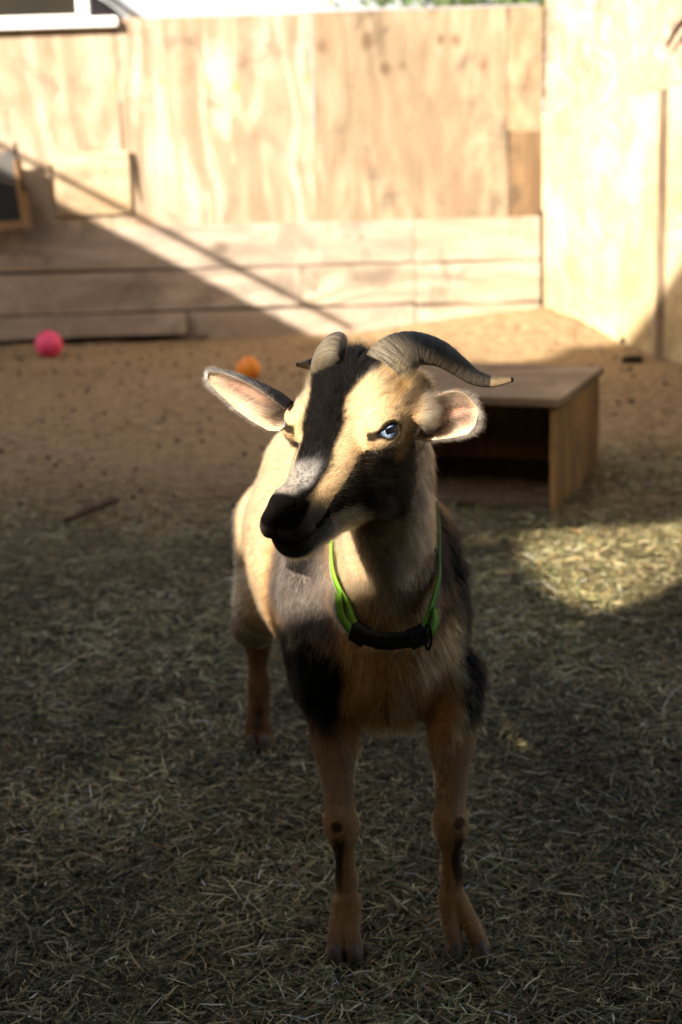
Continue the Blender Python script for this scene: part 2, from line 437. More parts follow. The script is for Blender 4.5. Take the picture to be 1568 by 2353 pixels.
nx, ny = GX.shape
idx = np.arange(nx * ny).reshape(nx, ny)
Fq = np.stack([idx[:-1, :-1], idx[1:, :-1], idx[1:, 1:], idx[:-1, 1:]], -1).reshape(-1, 4)
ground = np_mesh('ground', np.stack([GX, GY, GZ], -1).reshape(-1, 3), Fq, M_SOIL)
tag(ground, 'bare brown soil of the yard strewn with hay', None, None, 'structure')

# ------------------------------------------------------------------ back fence
WY = 8.1
def X(px, py=400): return float(aty(px, py, WY)[0])
def Z(py, px=784): return float(aty(px, py, WY)[2])
ZT = 1.585
bf = empty('plywood_fence', (0, WY, 0))
tag(bf, 'weathered plywood sheet fence closing off the back of the yard above grey planks', 'fence')
zp0 = Z(505)
def panel(x0, x1, z0, z1, front, mat, name='plywood_sheet', bev=.002, th=.018):
    bm = bmesh.new(); box(bm, x0, x1, WY - front - th, WY - front, z0, z1)
    return bm_obj(name, bm, mat, bf, bevel=bev)
panel(-3.2, X(287) - .004, zp0 - .03, ZT - .01, .0, M_PLY_CREAM)
panel(X(287), X(724), zp0 - .03, ZT, .002, M_PLY_CREAM2)
panel(X(727), X(1164), zp0 - .03, ZT, .008, M_PLY_TAN)
panel(X(1167), X(1246), Z(298, 1200), ZT, .003, M_PLY_STRIP)
panel(X(1171), X(1246), zp0 - .03, Z(302, 1200), .005, M_PLY_BROWN)
panel(X(128), X(300), Z(492, 220), Z(348, 220), .022, M_PATCH, 'patch_board')
# dark split beside the patch and the seam above it
cr = spline([aty(x, y, WY - .022) for x, y in ((308, 352), (312, 385), (316, 425), (326, 462))], 14)
V, F = tube_np(cr, [.004 + .007 * math.sin(math.pi * min(1, i / 13 + .12)) for i in range(14)], 8)
any_mesh('split', V, F, M_CRACK, bf)
bm = bmesh.new(); box(bm, X(284), X(284) + .009, WY - .0215, WY - .019, Z(345, 290), Z(235, 290)); bm_obj('seam_gap', bm, M_CRACK, bf)
bm = bmesh.new(); box(bm, -3.2, X(1240), WY - .006, WY + .003, -.1, zp0 - .031); bm_obj('gap_shade_sheet', bm, M_DARKWOOD, bf)  # dark sheet added so the gaps between planks read as deep shade
# planks at the foot
def plank(px0, px1, zlo, zhi, front, mat, sag=0.0, bulge=0.0):
    x0, x1 = X(px0, 640), X(px1, 640)
    n = 14; bm = bmesh.new(); rows = []
    for i in range(n + 1):
        t = i / n; x = x0 + (x1 - x0) * t
        e = sag * t * t; yb = WY - .020 - front - bulge * t ** 3
        wob = .004 * math.sin(7 * t + zhi * 20)
        rows.append([bm.verts.new(p) for p in ((x, yb - .03, zlo + e + wob), (x, yb, zlo + e + wob), (x, yb, zhi + e * .2), (x, yb - .03, zhi + e * .2))])
    for a, b in zip(rows, rows[1:]):
        for k in range(4):
            bm.faces.new((a[k], a[(k + 1) % 4], b[(k + 1) % 4], b[k]))
    bm.faces.new(rows[0][::-1]); bm.faces.new(rows[-1])
    return bm_obj('plank', bm, mat, bf)
z3, z2, z1, z0 = Z(507), Z(606), Z(702), Z(770)
plank(-560, 951, z2 + .009, z3, .0, M_PLANK)
plank(953, 1238, z2 + .003, z3 - .004, .012, M_PLANK2)
plank(-560, 690, z1 + .010, z2 - .004, .002, M_PLANK)
plank(692, 952, z1 + .009, z2 - .004, .001, M_PLANK2)
plank(954, 1238, z1 + .002, z2 - .008, .014, M_PLANK2)
plank(-560, 428, .014, z1 - .004, .016, M_PLANK, sag=.022, bulge=.045)
plank(430, 952, -.03, z1 - .004, .0, M_PLANK)
plank(955, 1238, -.03, z1 - .010, .012, M_PLANK2)
bm = bmesh.new(); box(bm, X(395), X(395) + .14, WY - .10, WY - .05, -.02, .018); bm_obj('broken_end', bm, M_DARKWOOD, bf)
bm = bmesh.new(); box(bm, X(700), X(1236), WY - .022, WY + .012, ZT + .002, ZT + .011); bm_obj('cap_strip', bm, M_GREYMETAL, bf, bevel=.003)
bm = bmesh.new(); box(bm, X(1239), X(1239) + .018, WY - .045, WY - .02, z1 - .03, z3 + .02); bm_obj('corner_gap', bm, M_CRACK, bf)
for px in (60, 500, 940):                           # posts behind the sheets
    bm = bmesh.new(); box(bm, X(px) - .045, X(px) + .045, WY + .004, WY + .094, -.2, ZT - .05); bm_obj('post', bm, M_DARKWOOD, bf)
# white beam lying on the fence top at the left
bm = bmesh.new(); box(bm, -3.2, X(274, 50), WY - .07, WY + .06, Z(66, 140), Z(43, 140)); wb = bm_obj('white_beam', bm, M_WHITE, None, bevel=.008)
tag(wb, 'white painted beam along the top of the plywood fence at the left', 'beam')
# white cabin behind
wc = empty('white_cabin', (-2.6, 8.9, 0)); tag(wc, 'white cabin with a dark window behind the left end of the fence', 'building')
CY = 8.9
cx1 = float(aty(204, 20, CY)[0]); wz = float(aty(100, 36, CY)[2]); wx1 = float(aty(176, 20, CY)[0])
bm = bmesh.new(); box(bm, -5.2, cx1, CY, CY + .08, 0, wz); bm_obj('wall', bm, M_WHITE, wc)
bm = bmesh.new(); box(bm, wx1, cx1, CY, CY + .08, wz + .001, wz + .8); bm_obj('window_frame', bm, M_WHITE, wc, bevel=.005)
bm = bmesh.new(); box(bm, -5.2, wx1 - .002, CY + .05, CY + .07, wz + .003, wz + .8); bm_obj('window_pane', bm, M_GLASSDARK, wc)
bm = bmesh.new(); box(bm, -5.2, cx1, CY, CY + .1, wz + .803, wz + 1.3); bm_obj('upper_wall', bm, M_WHITE, wc)
a = aty(206, 40, CY + .3); b = aty(272, 36, CY + .3); c = aty(214, -12, CY + .3)
bm = bmesh.new(); slab(bm, [(a[0], CY + .3, a[2] - .3), (b[0], CY + .3, a[2] - .3), (b[0], CY + .3, b[2]), (c[0], CY + .3, c[2]), (a[0], CY + .3, c[2])], (0, 1, 0), .6)
bm_obj('side_wing', bm, M_GREYMETAL, wc)
bm = bmesh.new(); slab(bm, [(b[0] + .05, CY + .24, b[2] + .0), (b[0] + .07, CY + .24, b[2] + .03), (c[0] - .1, CY + .24, c[2] + .16), (c[0] - .1, CY + .24, c[2] + .1)], (0, 1, 0), .7); bm_obj('roof_edge', bm, M_WHITE, wc)
# black framed board leaning at the left
lb = empty('framed_board', (-1.7, 7.9, .5)); tag(lb, 'black board in an orange brown wooden frame against the fence', 'board')
def q(x, y, Y=7.93): return Vector(aty(x, y, Y))
bm = bmesh.new(); slab(bm, [q(-160, 385), q(33, 425), q(50, 505), q(-160, 520)], (0, 1, 0), .02); bm_obj('panel', bm, M_BLACKPANEL, lb)
bm = bmesh.new(); slab(bm, [q(32, 368), q(44, 366), q(68, 520), q(50, 522)], (0, 1, 0), .05); bm_obj('frame_side', bm, M_FRAMEWOOD, lb)
bm = bmesh.new(); slab(bm, [q(-160, 523), q(50, 507), q(50, 524), q(-160, 541)], (0, 1, 0), .05); bm_obj('frame_bottom', bm, M_FRAMEWOOD, lb)
bm = bmesh.new(); slab(bm, [q(-160, 330, 7.95), q(8, 352, 7.95), q(32, 342, 7.95), q(36, 420, 7.95), q(-160, 384, 7.95)], (0, 1, 0), .02); bm_obj('top_panel', bm, plain('grey_sheet', (.09, .088, .085), .7, .2), lb)
V, F = tube_np(spline([q(36, 326), q(38, 350), q(46, 400), q(58, 440)], 10), [.008] * 10, 8); any_mesh('hanging_cord', V, F, M_CRACK, lb)

# ------------------------------------------------------------------ side fence
sf = empty('side_fence', (1.3, 7.2, 0)); tag(sf, 'pale sunlit board fence running along the right side of the yard', 'fence')
A0 = np.array([1.065, 8.085]); A1 = np.array([1.331, 7.253])
sd = (A1 - A0) / np.linalg.norm(A1 - A0); sn = np.array([-sd[1], sd[0]])
if sn[0] < 0: sn = -sn                                   # points away from the yard
def side(t0, t1, z00, z01, z10, z11, off, th, mat, name):
    """board from distance t0 to t1 along the fence; z00,z01 low/high at t0, z10,z11 at t1"""
    p0, p1 = A0 + sd * t0 + sn * off, A0 + sd * t1 + sn * off
    bm = bmesh.new()
    e = np.append(sn * th, 0)
    c = [np.append(p0, z00), np.append(p1, z10)]
    d = [np.append(p0, z01), np.append(p1, z11)]
    hexa(bm, [c[0], c[1], c[1] + e, c[0] + e, d[0], d[1], d[1] + e, d[0] + e])
    return bm_obj(name, bm, mat, sf, bevel=.003)
def t_at(px, py):
    d = ray(px, py); n = sn
    k = ((A0 - CAM[:2]) @ n) / (d[:2] @ n); p = CAM + d * k
    return float((p[:2] - A0) @ sd), float(p[2])
tA, _ = t_at(1523, 450); _, zc0 = t_at(1256, 262); _, zc1 = t_at(1522, 208)
side(-.02, tA, -.1, zc0, -.1, zc1, 0, .02, M_SIDE, 'lower_board')
side(tA + .014, 4.5, -.1, zc1 + .01, -.1, zc1 + .25, -.006, .02, M_SIDE, 'lower_board')
side(-.02, t_at(1556, 100)[0], zc0 - .1, 2.3, zc1 - .1, 2.5, .024, .02, M_SIDE_TOP, 'upper_board')
side(t_at(1566, 100)[0] + .01, 4.5, zc1 - .1, 2.5, zc1 + .1, 2.7, .03, .02, M_SIDE_TOP, 'upper_board')
side(tA - .03, tA + .045, -.05, zc1 + .0, -.05, zc1 + .012, -.010, .007, M_BATTEN, 'seam_batten')
side(t_at(1556, 100)[0] + .002, t_at(1566, 100)[0] + .008, zc1 - .05, 2.5, zc1 - .05, 2.5, .045, .02, M_CRACK, 'seam_gap')
h0 = [np.append(A0 + sd * t_at(x, y)[0] - sn * .02, t_at(x, y)[1]) for x, y in ((1585, 40), (1566, 66), (1552, 88), (1541, 108))]
V, F = tube_np(spline(h0, 8), [.011, .012, .012, .011, .010, .009, .008, .006], 8); any_mesh('iron_hook', V, F, M_CRACK, sf)

# ------------------------------------------------------------------ shrub beyond the fence
sh = empty('shrub', (1.0, 10.3, 0)); tag(sh, 'green leafy shrub just showing over the top of the back fence', 'shrub')
c0 = aty(1150, -10, 10.3)
n = 5000
ctr = rng.normal(0, 1, (n, 3)) * np.array([.42, .3, .22]) + np.array([c0[0], 10.3, c0[2] - .2])
ctr += .12 * np.stack([vnoise(ctr, 3, s) for s in (1, 2, 3)], 1)
d1 = rng.normal(0, 1, (n, 3)); d1 /= np.linalg.norm(d1, axis=1)[:, None]
d2 = np.cross(d1, rng.normal(0, 1, (n, 3))); d2 /= np.linalg.norm(d2, axis=1)[:, None]
L = rng.uniform(.02, .045, (n, 1))
Vl = np.stack([ctr - d1 * L, ctr + d2 * L * .4, ctr + d1 * L, ctr - d2 * L * .4], 1).reshape(-1, 3)
np_mesh('foliage', Vl, np.arange(4 * n).reshape(-1, 4), M_LEAF, sh)
V, F = tube_np([(c0[0], 10.3, -.1), (c0[0] + .05, 10.3, .6), (c0[0], 10.32, c0[2] - .2)], [.05, .04, .02], 8); any_mesh('trunk', V, F, M_BARK, sh)

# ------------------------------------------------------------------ unseen shade casters, added behind the camera and at the left
PY = -0.6
caster = empty('blocker', (-2.5, PY, 0)); tag(caster, 'dark timber barn added unseen behind the viewer to shade the near yard', 'blocker')
def bq(p, Y=PY):
    p = np.asarray(p, float); return p - SDIR * (p[1] - Y) / SDIR[1]
def hq(px, py, Y=None, dx=0, dz=0):
    """where the sunbeam that ends on this spot of the goat (Y given) or of the ground crosses the barn wall"""
    p = bq(gnd(px, py) if Y is None else aty(px, py, Y)); return (p[0] + dx, p[2] + dz)
hole = [(-3.04, 2.99), (-3.03, 2.765), (-2.88, 2.685), (-2.70, 2.50), (-2.59, 2.408), (-2.42, 2.385), (-2.27, 2.362), (-2.16, 2.325), (-2.105, 2.333), (-2.075, 2.352), (-2.0, 2.37), (-1.93, 2.42),
        (-1.90, 2.50), (-1.915, 2.555), (-1.99, 2.56), (-2.06, 2.588), (-2.11, 2.63), (-2.20, 2.65), (-2.34, 2.63), (-2.5, 2.68), (-2.75, 2.84), (-2.93, 2.985)]  # opening shaped so that the sun reaches the goat's head and flank
hole2 = [hq(1195, 1222), hq(1230, 1290), hq(1290, 1370), hq(1405, 1416), hq(1580, 1335), hq(1640, 1195)]  # second opening, shaped to make the sunlit patch on the ground
RT = [hq(730, 775), hq(1100, 832), hq(1430, 806), hq(1568, 620)]
r_ = [bq(CAM + ray(x, y) * (k_ / ray(x, y)[1])) for x, y, k_ in ((1430, 790, 7.25), (1500, 710, 7.0), (1568, 620, 6.8))]
top = [(-14, RT[0][1] + .9), (RT[0][0] - 1.2, RT[0][1] + .35), RT[0], RT[1], (RT[1][0] + .3, RT[1][1] + .03), (r_[0][0] - .25, r_[0][2] - .06)] + [(p[0], p[2]) for p in r_] + [(4.5, r_[2][2] - .1)]  # top outline shaped from the wanted shadow edges
def cut_wall(bm, y, th, outer, holes):
    """unseen shade wall in the xz-plane: thin strips that stop at the outline and at the openings"""
    def xs(poly, z):
        r = []
        for (x1, z1), (x2, z2) in zip(poly, poly[1:] + poly[:1]):
            if (z1 > z) != (z2 > z): r.append(x1 + (x2 - x1) * (z - z1) / (z2 - z1))
        return sorted(r)
    zl = [min(p[1] for h in holes for p in h) - .02, max(p[1] for h in holes for p in h) + .02]
    zt = [min(p[1] for p in outer[2:]) - .02, max(p[1] for p in outer)]
    zz_ = [-.1] + list(np.arange(zl[0], zl[1], .008)) + list(np.arange(zt[0], zt[1], .012)) + [zt[1]]
    for za, zb in zip(zz_[:-1], zz_[1:]):
        zm = .5 * (za + zb)
        o = xs(outer, zm); spans = [(o[k], o[k + 1]) for k in range(0, len(o) - 1, 2)]
        for h in holes:
            e = xs(h, zm)
            for k in range(0, len(e) - 1, 2):
                nsp = []
                for a, b in spans:
                    if e[k + 1] <= a or e[k] >= b: nsp.append((a, b)); continue
                    if e[k] > a: nsp.append((a, e[k]))
                    if e[k + 1] < b: nsp.append((e[k + 1], b))
                spans = nsp
        for a, b in spans: box(bm, a, b, y - th, y, za, zb)
def slit(cx, cz, w, h, s=0):
    return [(cx - w, cz - h * .4), (cx - w * .2, cz - h + s), (cx + w, cz - h * .3), (cx + w * .8, cz + h * .6 + s), (cx - w * .3, cz + h)]
bm = bmesh.new()
s3, s1, s2 = hq(1530, 1728), hq(1112, 1243), hq(1166, 1322)
cut_wall(bm, PY, .03, [(-14, -.1), (4.5, -.1)] + top[::-1], [hole, hole2, slit(s1[0], s1[1], .045, .038, .008), slit(s2[0], s2[1], .026, .034)])
bm_obj('wall', bm, M_DARKWOOD, caster)
bm = bmesh.new(); box(bm, -4.2, 3.6, PY + .002, 1.35, 3.70, 3.75); bm_obj('sky_cover', bm, M_DARKWOOD, caster)  # unseen overhead sheet on posts, added to dim the near ground
for px_ in (-4.0, 3.4):
    bm = bmesh.new(); box(bm, px_ - .05, px_ + .05, 1.2, 1.3, -.1, 3.699); bm_obj('cover_post', bm, M_DARKWOOD, caster)
# unseen panel and rail added on the left; sloping edges throw the fence diagonals
LY = 5.2
def bk(px, py, Y=LY, WYY=8.05):
    p = aty(px, py, WYY); return p - SDIR * (p[1] - Y) / SDIR[1]
lt = empty('side_caster', (-2.6, LY, 0)); tag(lt, 'sloping panel with a rail, added unseen on the left to shade the fence', 'caster')
e0, e1 = bk(-1100, -190), bk(735, 778)
bm = bmesh.new(); slab(bm, [tuple(e0), tuple(e1), (e1[0], LY, -.1), (e0[0], LY, -.1)], (0, -1, 0), .03); bm_obj('wall', bm, M_DARKWOOD, lt)
r0, r1 = bk(-1100, -241), bk(805, 752)
V, F = tube_np([r0, r1], [.017, .017], 10); any_mesh('rail', V, F, M_DARKWOOD, lt)
for t in (.02,):
    p = r0 + (r1 - r0) * t
    bm = bmesh.new(); box(bm, p[0] - .02, p[0] + .02, LY - .075, LY - .035, -.1, p[2] - .02 if t < .9 else p[2]); bm_obj('rail_post', bm, M_DARKWOOD, lt)

lf = empty('left_fence', (-2.7, 3, 0)); tag(lf, 'unseen dark board fence added along the left side to dim the yard', 'fence')  # unseen fence added to cut the sky light from the left
for i in range(4):
    bm = bmesh.new(); box(bm, -2.72, -2.70, -.55 + i * 1.28, -.55 + i * 1.28 + 1.27, -.1, 2.15); bm_obj('board', bm, M_DARKWOOD, lf)
    bm = bmesh.new(); box(bm, -2.80, -2.721, -.5 + i * 1.28, -.42 + i * 1.28, -.1, 2.2); bm_obj('post', bm, M_DARKWOOD, lf)

# ------------------------------------------------------------------ wooden box
C0 = np.array([.593, 4.176]); e1 = np.array([-.94, .34]); e1 /= np.linalg.norm(e1); e2 = np.array([.36, .93]); e2 /= np.linalg.norm(e2)
BL, BD = .60, .56
BH = float(aty(1285, 915, 4.176)[2])
wbx = empty('wooden_box', (C0[0], C0[1], 0)); tag(wbx, 'open fronted brown plywood box standing on the hay behind the goat', 'box')
def bb(u0, u1, v0, v1, z0, z1, mat, name, taper=0):
    bm = bmesh.new()
    def P(u, v, z): 
        p = C0 + e1 * u + e2 * v; return (p[0], p[1], z)
    hexa(bm, [P(u0, v0, z0), P(u1, v0, z0), P(u1, v1, z0), P(u0, v1, z0), P(u0, v0, z1), P(u1, v0, z1), P(u1, v1, z1), P(u0, v1, z1)])
    return bm_obj(name, bm, mat, wbx, bevel=.0025)
bb(-.012, BL + .012, -.014, BD + .01, BH - .022, BH, M_BOX_TOP, 'top')
bb(0, .02, 0, BD, -.02, BH - .023, M_BOX, 'side_panel')
bb(BL - .02, BL, 0, BD, -.02, BH - .023, M_BOX, 'side_panel')
bb(.021, BL - .021, BD - .02, BD - .002, .0, BH - .024, M_BOX, 'back_panel')
bb(.021, BL - .021, .004, BD - .021, .004, .024, M_BATTEN, 'bottom_board')

# ------------------------------------------------------------------ balls
def ball(name, px, py, dia_px, mat, label):
    p = gnd(px, py); r = dia_px / FPX * np.linalg.norm(p - CAM) / 2
    z = float(ghz(p[0], p[1]))
    me = bpy.data.meshes.new(name); bm = bmesh.new()
    bmesh.ops.create_icosphere(bm, subdivisions=4, radius=r)
    for v in bm.verts:
        v.co *= 1 + .01 * math.sin(v.co.x * 90) * math.sin(v.co.z * 70)
    bm.to_mesh(me); bm.free()
    for f in me.polygons: f.use_smooth = True
    me.materials.append(mat); o = bpy.data.objects.new(name, me); o.location = (p[0], p[1], z + r - .004); link(o)
    return tag(o, label, 'ball')
ball('ball', 115, 818, 62, ball_mat('pink_rubber', (.75, .05, .16), (.85, .1, .24)), 'pink rubber ball on the soil near the foot of the fence at left')
ob = ball('ball', 572, 876, 55, ball_mat('orange_rubber', (.75, .2, .02), (.85, .32, .03)), 'orange ball on the soil behind the ear of the goat')
# stick
s0, s1 = gnd(150, 1196, .012), gnd(272, 1148, .02)
pts = spline([s0, s0 + (s1 - s0) * .35 + np.array([.004, 0, .004]), s0 + (s1 - s0) * .7 + np.array([-.003, 0, .002]), s1], 12)
V, F = tube_np(pts, [.007, .009, .011, .011, .012, .012, .011, .012, .012, .011, .009, .006], 8)
st = any_mesh('stick', V, F, M_BARK); tag(st, 'grey brown stick lying on the soil at left', 'stick')
# twine loop at the right edge
tw = spline([gnd(1590, 1565, .02), gnd(1548, 1590, .03), gnd(1524, 1632, .035), gnd(1532, 1655, .03), gnd(1560, 1664, .02), gnd(1600, 1668, .01)], 24)
V, F = tube_np(tw, [.0022] * 24, 6); t_ = any_mesh('twine', V, F, plain('twine', (.3, .28, .2), .8, .2)); tag(t_, 'loop of pale twine lying on the hay at the right edge', 'twine')
def stone(px, py, r, sx, label):
    p = gnd(px, py); bm = bmesh.new(); bmesh.ops.create_icosphere(bm, subdivisions=3, radius=r)
    for v in bm.verts:
        v.co = Vector((v.co.x * sx, v.co.y, v.co.z * .7)) * (1 + .16 * math.sin(v.co.x * 60 + 1) * math.cos(v.co.y * 75 + v.co.z * 50))
    bmesh.ops.translate(bm, vec=(p[0], p[1], float(ghz(p[0], p[1])) + r * .3), verts=bm.verts)
    o = bm_obj('stone', bm, M_CRACK, None, True); return tag(o, label, 'stone')
stone(1452, 830, .035, 1.5, 'dark flat stone lying in front of the right side fence')
stone(1434, 800, .03, .7, 'dark lump standing in for the black notch at the foot of the right side fence')  # lump added in place of a dark notch between the boards

# ================================================================== GOAT
def head_frame(yaw, pit):
    yaw, pit = math.radians(yaw), math.radians(pit)
    f = np.array([-math.sin(yaw) * math.cos(pit), -math.cos(yaw) * math.cos(pit), -math.sin(pit)])
    x = np.cross(f, [0, 0, 1]); x /= np.linalg.norm(x)
    return np.stack([x, f, np.cross(x, f)], 1)
HM = head_frame(33, 42); HT = aty(772, 985, 1.65)
def H(p): return HM @ np.asarray(p, float) + HT                 # head-local -> world
def Hinv(P): return (np.asarray(P) - HT) @ HM
BC = np.array([-.003, 2.185, 0]); BF = np.array([.186, -.983, 0]); BR = np.array([-.983, -.186, 0])
BM = np.stack([BF, BR, [0, 0, 1]], 1)
def B(f, r, z): return BC + BF * f + BR * r + np.array([0, 0, z])
def Binv(P): return (np.asarray(P) - BC) @ BM
prims = []       # (kind, data, k, op)
def cone(a, b, r1, r2, k=.03, op=1): prims.append(('c', (np.asarray(a, float), np.asarray(b, float), r1, r2), k, op))
def ell(c, rad, Rm=None, k=.03, op=1): prims.append(('e', (np.asarray(c, float), np.asarray(rad, float), np.eye(3) if Rm is None else Rm), k, op))
def hcone(a, b, r1, r2, k=.015, op=1): cone(H(a), H(b), r1, r2, k, op)
def hell(c, rad, R=None, k=.015, op=1): ell(H(c), rad, HM if R is None else HM @ R, k, op)
def rot(axis, deg): return np.array(Matrix.Rotation(math.radians(deg), 3, axis))
def mirror(fn):
    for s in (1, -1): fn(s)

# ---- trunk
ell(B(-.02, 0, .452), (.29, .132, .142), BM, .04)
ell(B(.06, 0, .41), (.2, .118, .105), BM, .04)
ell(B(.20, 0, .455), (.13, .112, .14), BM, .04)
ell(B(.10, -.02, .50), (.12, .10, .075), BM, .04)
ell(B(.292, 0, .412), (.088, .100, .108), BM, .04)
ell(B(.270, 0, .362), (.080, .082, .062), BM, .03)
ell(B(-.24, -.016, .475), (.115, .080, .105), BM, .04)
cone(B(.17, 0, .555), B(-.26, 0, .535), .05, .055, .05)
def shoulder(s):
    ell(B(.215, s * .080, .44), (.072, .038, .125), BM, .035)
    ell(B(.235, s * .066, .37), (.05, .036, .08), BM, .035)
    ell(B(-.27, s * .048 - .010, .40), (.095, .040, .125), BM, .035)
mirror(shoulder)
# ---- neck
NB, NT = np.array([.052, 1.875, .52]), np.array([.050, 1.738, .70])
cone(NT, NB, .040, .070, .045)
cone(np.array([.050, 1.720, .635]), np.array([.048, 1.768, .515]), .043, .062, .045)
cone(H((0, -.055, -.06)), NT + np.array([0, .01, -.02]), .046, .042, .03)
# ---- legs
def leg(pts, rad, k=.02):
    for (a, b, r1, r2) in zip(pts[:-1], pts[1:], rad[:-1], rad[1:]):
        cone(a, b, r1, r2, k)
FLX, FRX = aty(792, 1890, 1.83)[0], aty(1037, 1900, 1.83)[0]
front = {
    'R': ([(-.018, 1.90, .36), (-.017, 1.868, .285), (-.012, 1.838, .192), (-.010, 1.838, .176), (-.007, 1.852, .105), (-.007, 1.848, .078)], (-.012, 1.822)),
    'L': ([(.134, 1.89, .36), (.132, 1.860, .285), (.127, 1.836, .190), (.127, 1.836, .174), (.128, 1.850, .105), (.129, 1.848, .080)], (.138, 1.820)),
}
FR = [.043, .0265, .0165, .0155, .0105, .0150]
toes = []
for key, (p, (hx, hy)) in front.items():
    leg([np.array(v) for v in p], FR, .018)
    kn = np.array(p[2]); ell(kn + np.array([0, -.004, -.006]), (.0175, .0165, .021), None, .012)
    f = np.array(p[-1])
    spread = .0115 if key == 'R' else .0165
    for s in (-1, 1):
        t1 = np.array([hx + s * spread * .75, hy + .012, .047]); t2 = np.array([hx + s * spread + (.008 if key == 'L' else 0), hy - .004, .022])
        cone(f + np.array([s * .006, -.002, -.006]), t1, .0130, .0112, .006)
        cone(t1, t2, .0112, .0118, .003)
        toes.append((t2, hx + s * spread))
hind = {
    'R': ([(-.112, 2.46, .43), (-.118, 2.41, .31), (-.152, 2.52, .235), (-.152, 2.60, .185), (-.153, 2.585, .10), (-.154, 2.575, .068)], (-.156, 2.545)),
    'L': ([(.030, 2.49, .43), (.03, 2.44, .31), (.022, 2.54, .235), (.020, 2.62, .185), (.018, 2.60, .10), (.017, 2.59, .068)], (.015, 2.56)),
}
HR = [.062, .052, .034, .0205, .0145, .018]
for key, (p, (hx, hy)) in hind.items():
    leg([np.array(v) for v in p], HR, .025)
    f = np.array(p[-1])
    for s in (-1, 1):
        t1 = np.array([hx + s * .009, hy + .01, .04]); t2 = np.array([hx + s * .012, hy - .005, .020])
        cone(f + np.array([s * .006, 0, -.006]), t1, .0145, .0125, .008)
        cone(t1, t2, .0125, .0125, .005)
        toes.append((t2, hx))
# tail
cone(B(-.33, 0, .55), B(-.39, 0, .50), .025, .015, .03)
# ---- head
LOBE = aty(980, 944, 1.655)
ell(LOBE, (.0070, .007, .0135), None, .005)
cone(LOBE + np.array([0, 0, -.005]), H((-.055, -.065, -.03)), .009, .014, .01)
EYE_C = lambda s: np.array([s * .0530, -.006, -.0060])
EYE_R = .0172
hell((0, -.045, -.035), (.053, .058, .062))
hell((0, -.066, .000), (.034, .030, .034), None, .02)
hcone((0, -.03, -.022), (0, .035, -.025), .044, .038, .02)
hcone((0, .03, -.034), (0, .110, -.008), .040, .0295, .02)
hell((0, .111, .0085), (.0235, .020, .0235), None, .014)
hell((0, .129, .006), (.0265, .0188, .0168), None, .010)
def headside(s):
    hell((s * .0495, -.008, -.009), (.0195, .022, .0205), None, .012)
    hell(EYE_C(s), (.0203, .0203, .0203), None, .006)          # orbit
    hcone((s * .026, 0, -.082), (s * .004, .118, -.024), .025, .0165, .014)   # jaw
    hell((s * .0315, .000, -.064), (.0225, .046, .046), None, .02)             # cheek
    hcone((s * .04, -.035, -.02), (s * .052, -.072, -.02), .028, .02, .02)   # ear root
    hell((s * .0140, .130, .003), (.0152, .0168, .0140), None, .008)           # lip pads
    hcone((s * .028, -.058, .004), (s * .035, -.074, .004), .022, .017, .014)  # horn root
mirror(headside)
hell((0, .131, -.0185), (.0238, .0208, .0182), None, .008)
hcone((0, .04, -.092), (0, .115, -.030), .016, .014, .014)
# eyes: sockets
def eye_axes(s):
    n = np.array([s * .86, .12, .40]); n /= np.linalg.norm(n)
    e1 = np.array([-s * .10, .80, .55]); e1 -= n * (e1 @ n); e1 /= np.linalg.norm(e1)
    return np.stack([e1, np.cross(n, e1), n], 1)
def socket(s):
    A = eye_axes(s)
    up_ = 1 if A[2, 1] > 0 else -1
    hell(EYE_C(s) + A[:, 2] * .019 - A[:, 1] * up_ * .0012, (.0108, .0072, .010), A, .003, -1)
    hell(EYE_C(s) + A[:, 2] * .0155 + A[:, 0] * .0125, (.006, .0028, .005), A, .003, -1)   # tear duct corner
mirror(socket)
def mouth(s):
    pts = [(0, .152, -.002), (s * .012, .1485, -.0025), (s * .022, .138, -.0045), (s * .0275, .119, -.0085), (s * .031, .105, -.012)]
    for a, b in zip(pts[:-1], pts[1:]): hcone(a, b, .0028, .0026, .004, -1)
    Rn = rot('Z', -s * 25) @ rot('X', 20)
    hell((s * .0115, .1285, .0255), (.0048, .008, .0038), Rn, .003, -1)
    hell((s * .0180, .1215, .0245), (.0065, .008, .0026), Rn, .003, -1)
mirror(mouth)
hcone((0, .1405, .016), (0, .148, .001), .0016, .0016, .004, -1)

def eval_prim(p, P):
    kind, d = p[0], p[1]
    if kind == 'c':
        a, b, r1, r2 = d
        ba = b - a; L2 = ba @ ba
        t = np.clip(((P - a) @ ba) / L2, 0, 1)
        return np.linalg.norm(P - a - t[:, None] * ba, axis=1) - (r1 + (r2 - r1) * t)
    c, rad, Rm = d
    q = (P - c) @ Rm
    k0 = np.linalg.norm(q / rad, axis=1); k1 = np.linalg.norm(q / (rad * rad), axis=1) + 1e-9
    return k0 * (k0 - 1) / k1
def combine(ds, sel):
    d = None
    for p, v in zip(sel, ds):
        k = p[2]
        if p[3] > 0:
            if d is None: d = v; continue
            h = np.maximum(k - np.abs(d - v), 0) / k
            d = np.minimum(d, v) - h * h * k * .25
        else:
            if d is None: continue
            v = -v
            h = np.maximum(k - np.abs(d - v), 0) / k
            d = np.maximum(d, v) + h * h * k * .25
    return d
def sdf(P):
    P = np.asarray(P, float)
    return combine([eval_prim(p, P) for p in prims], prims)
RES = .0025
G0 = np.array([-.26, 1.475, -.004]); GN = np.array([200, 514, 336])
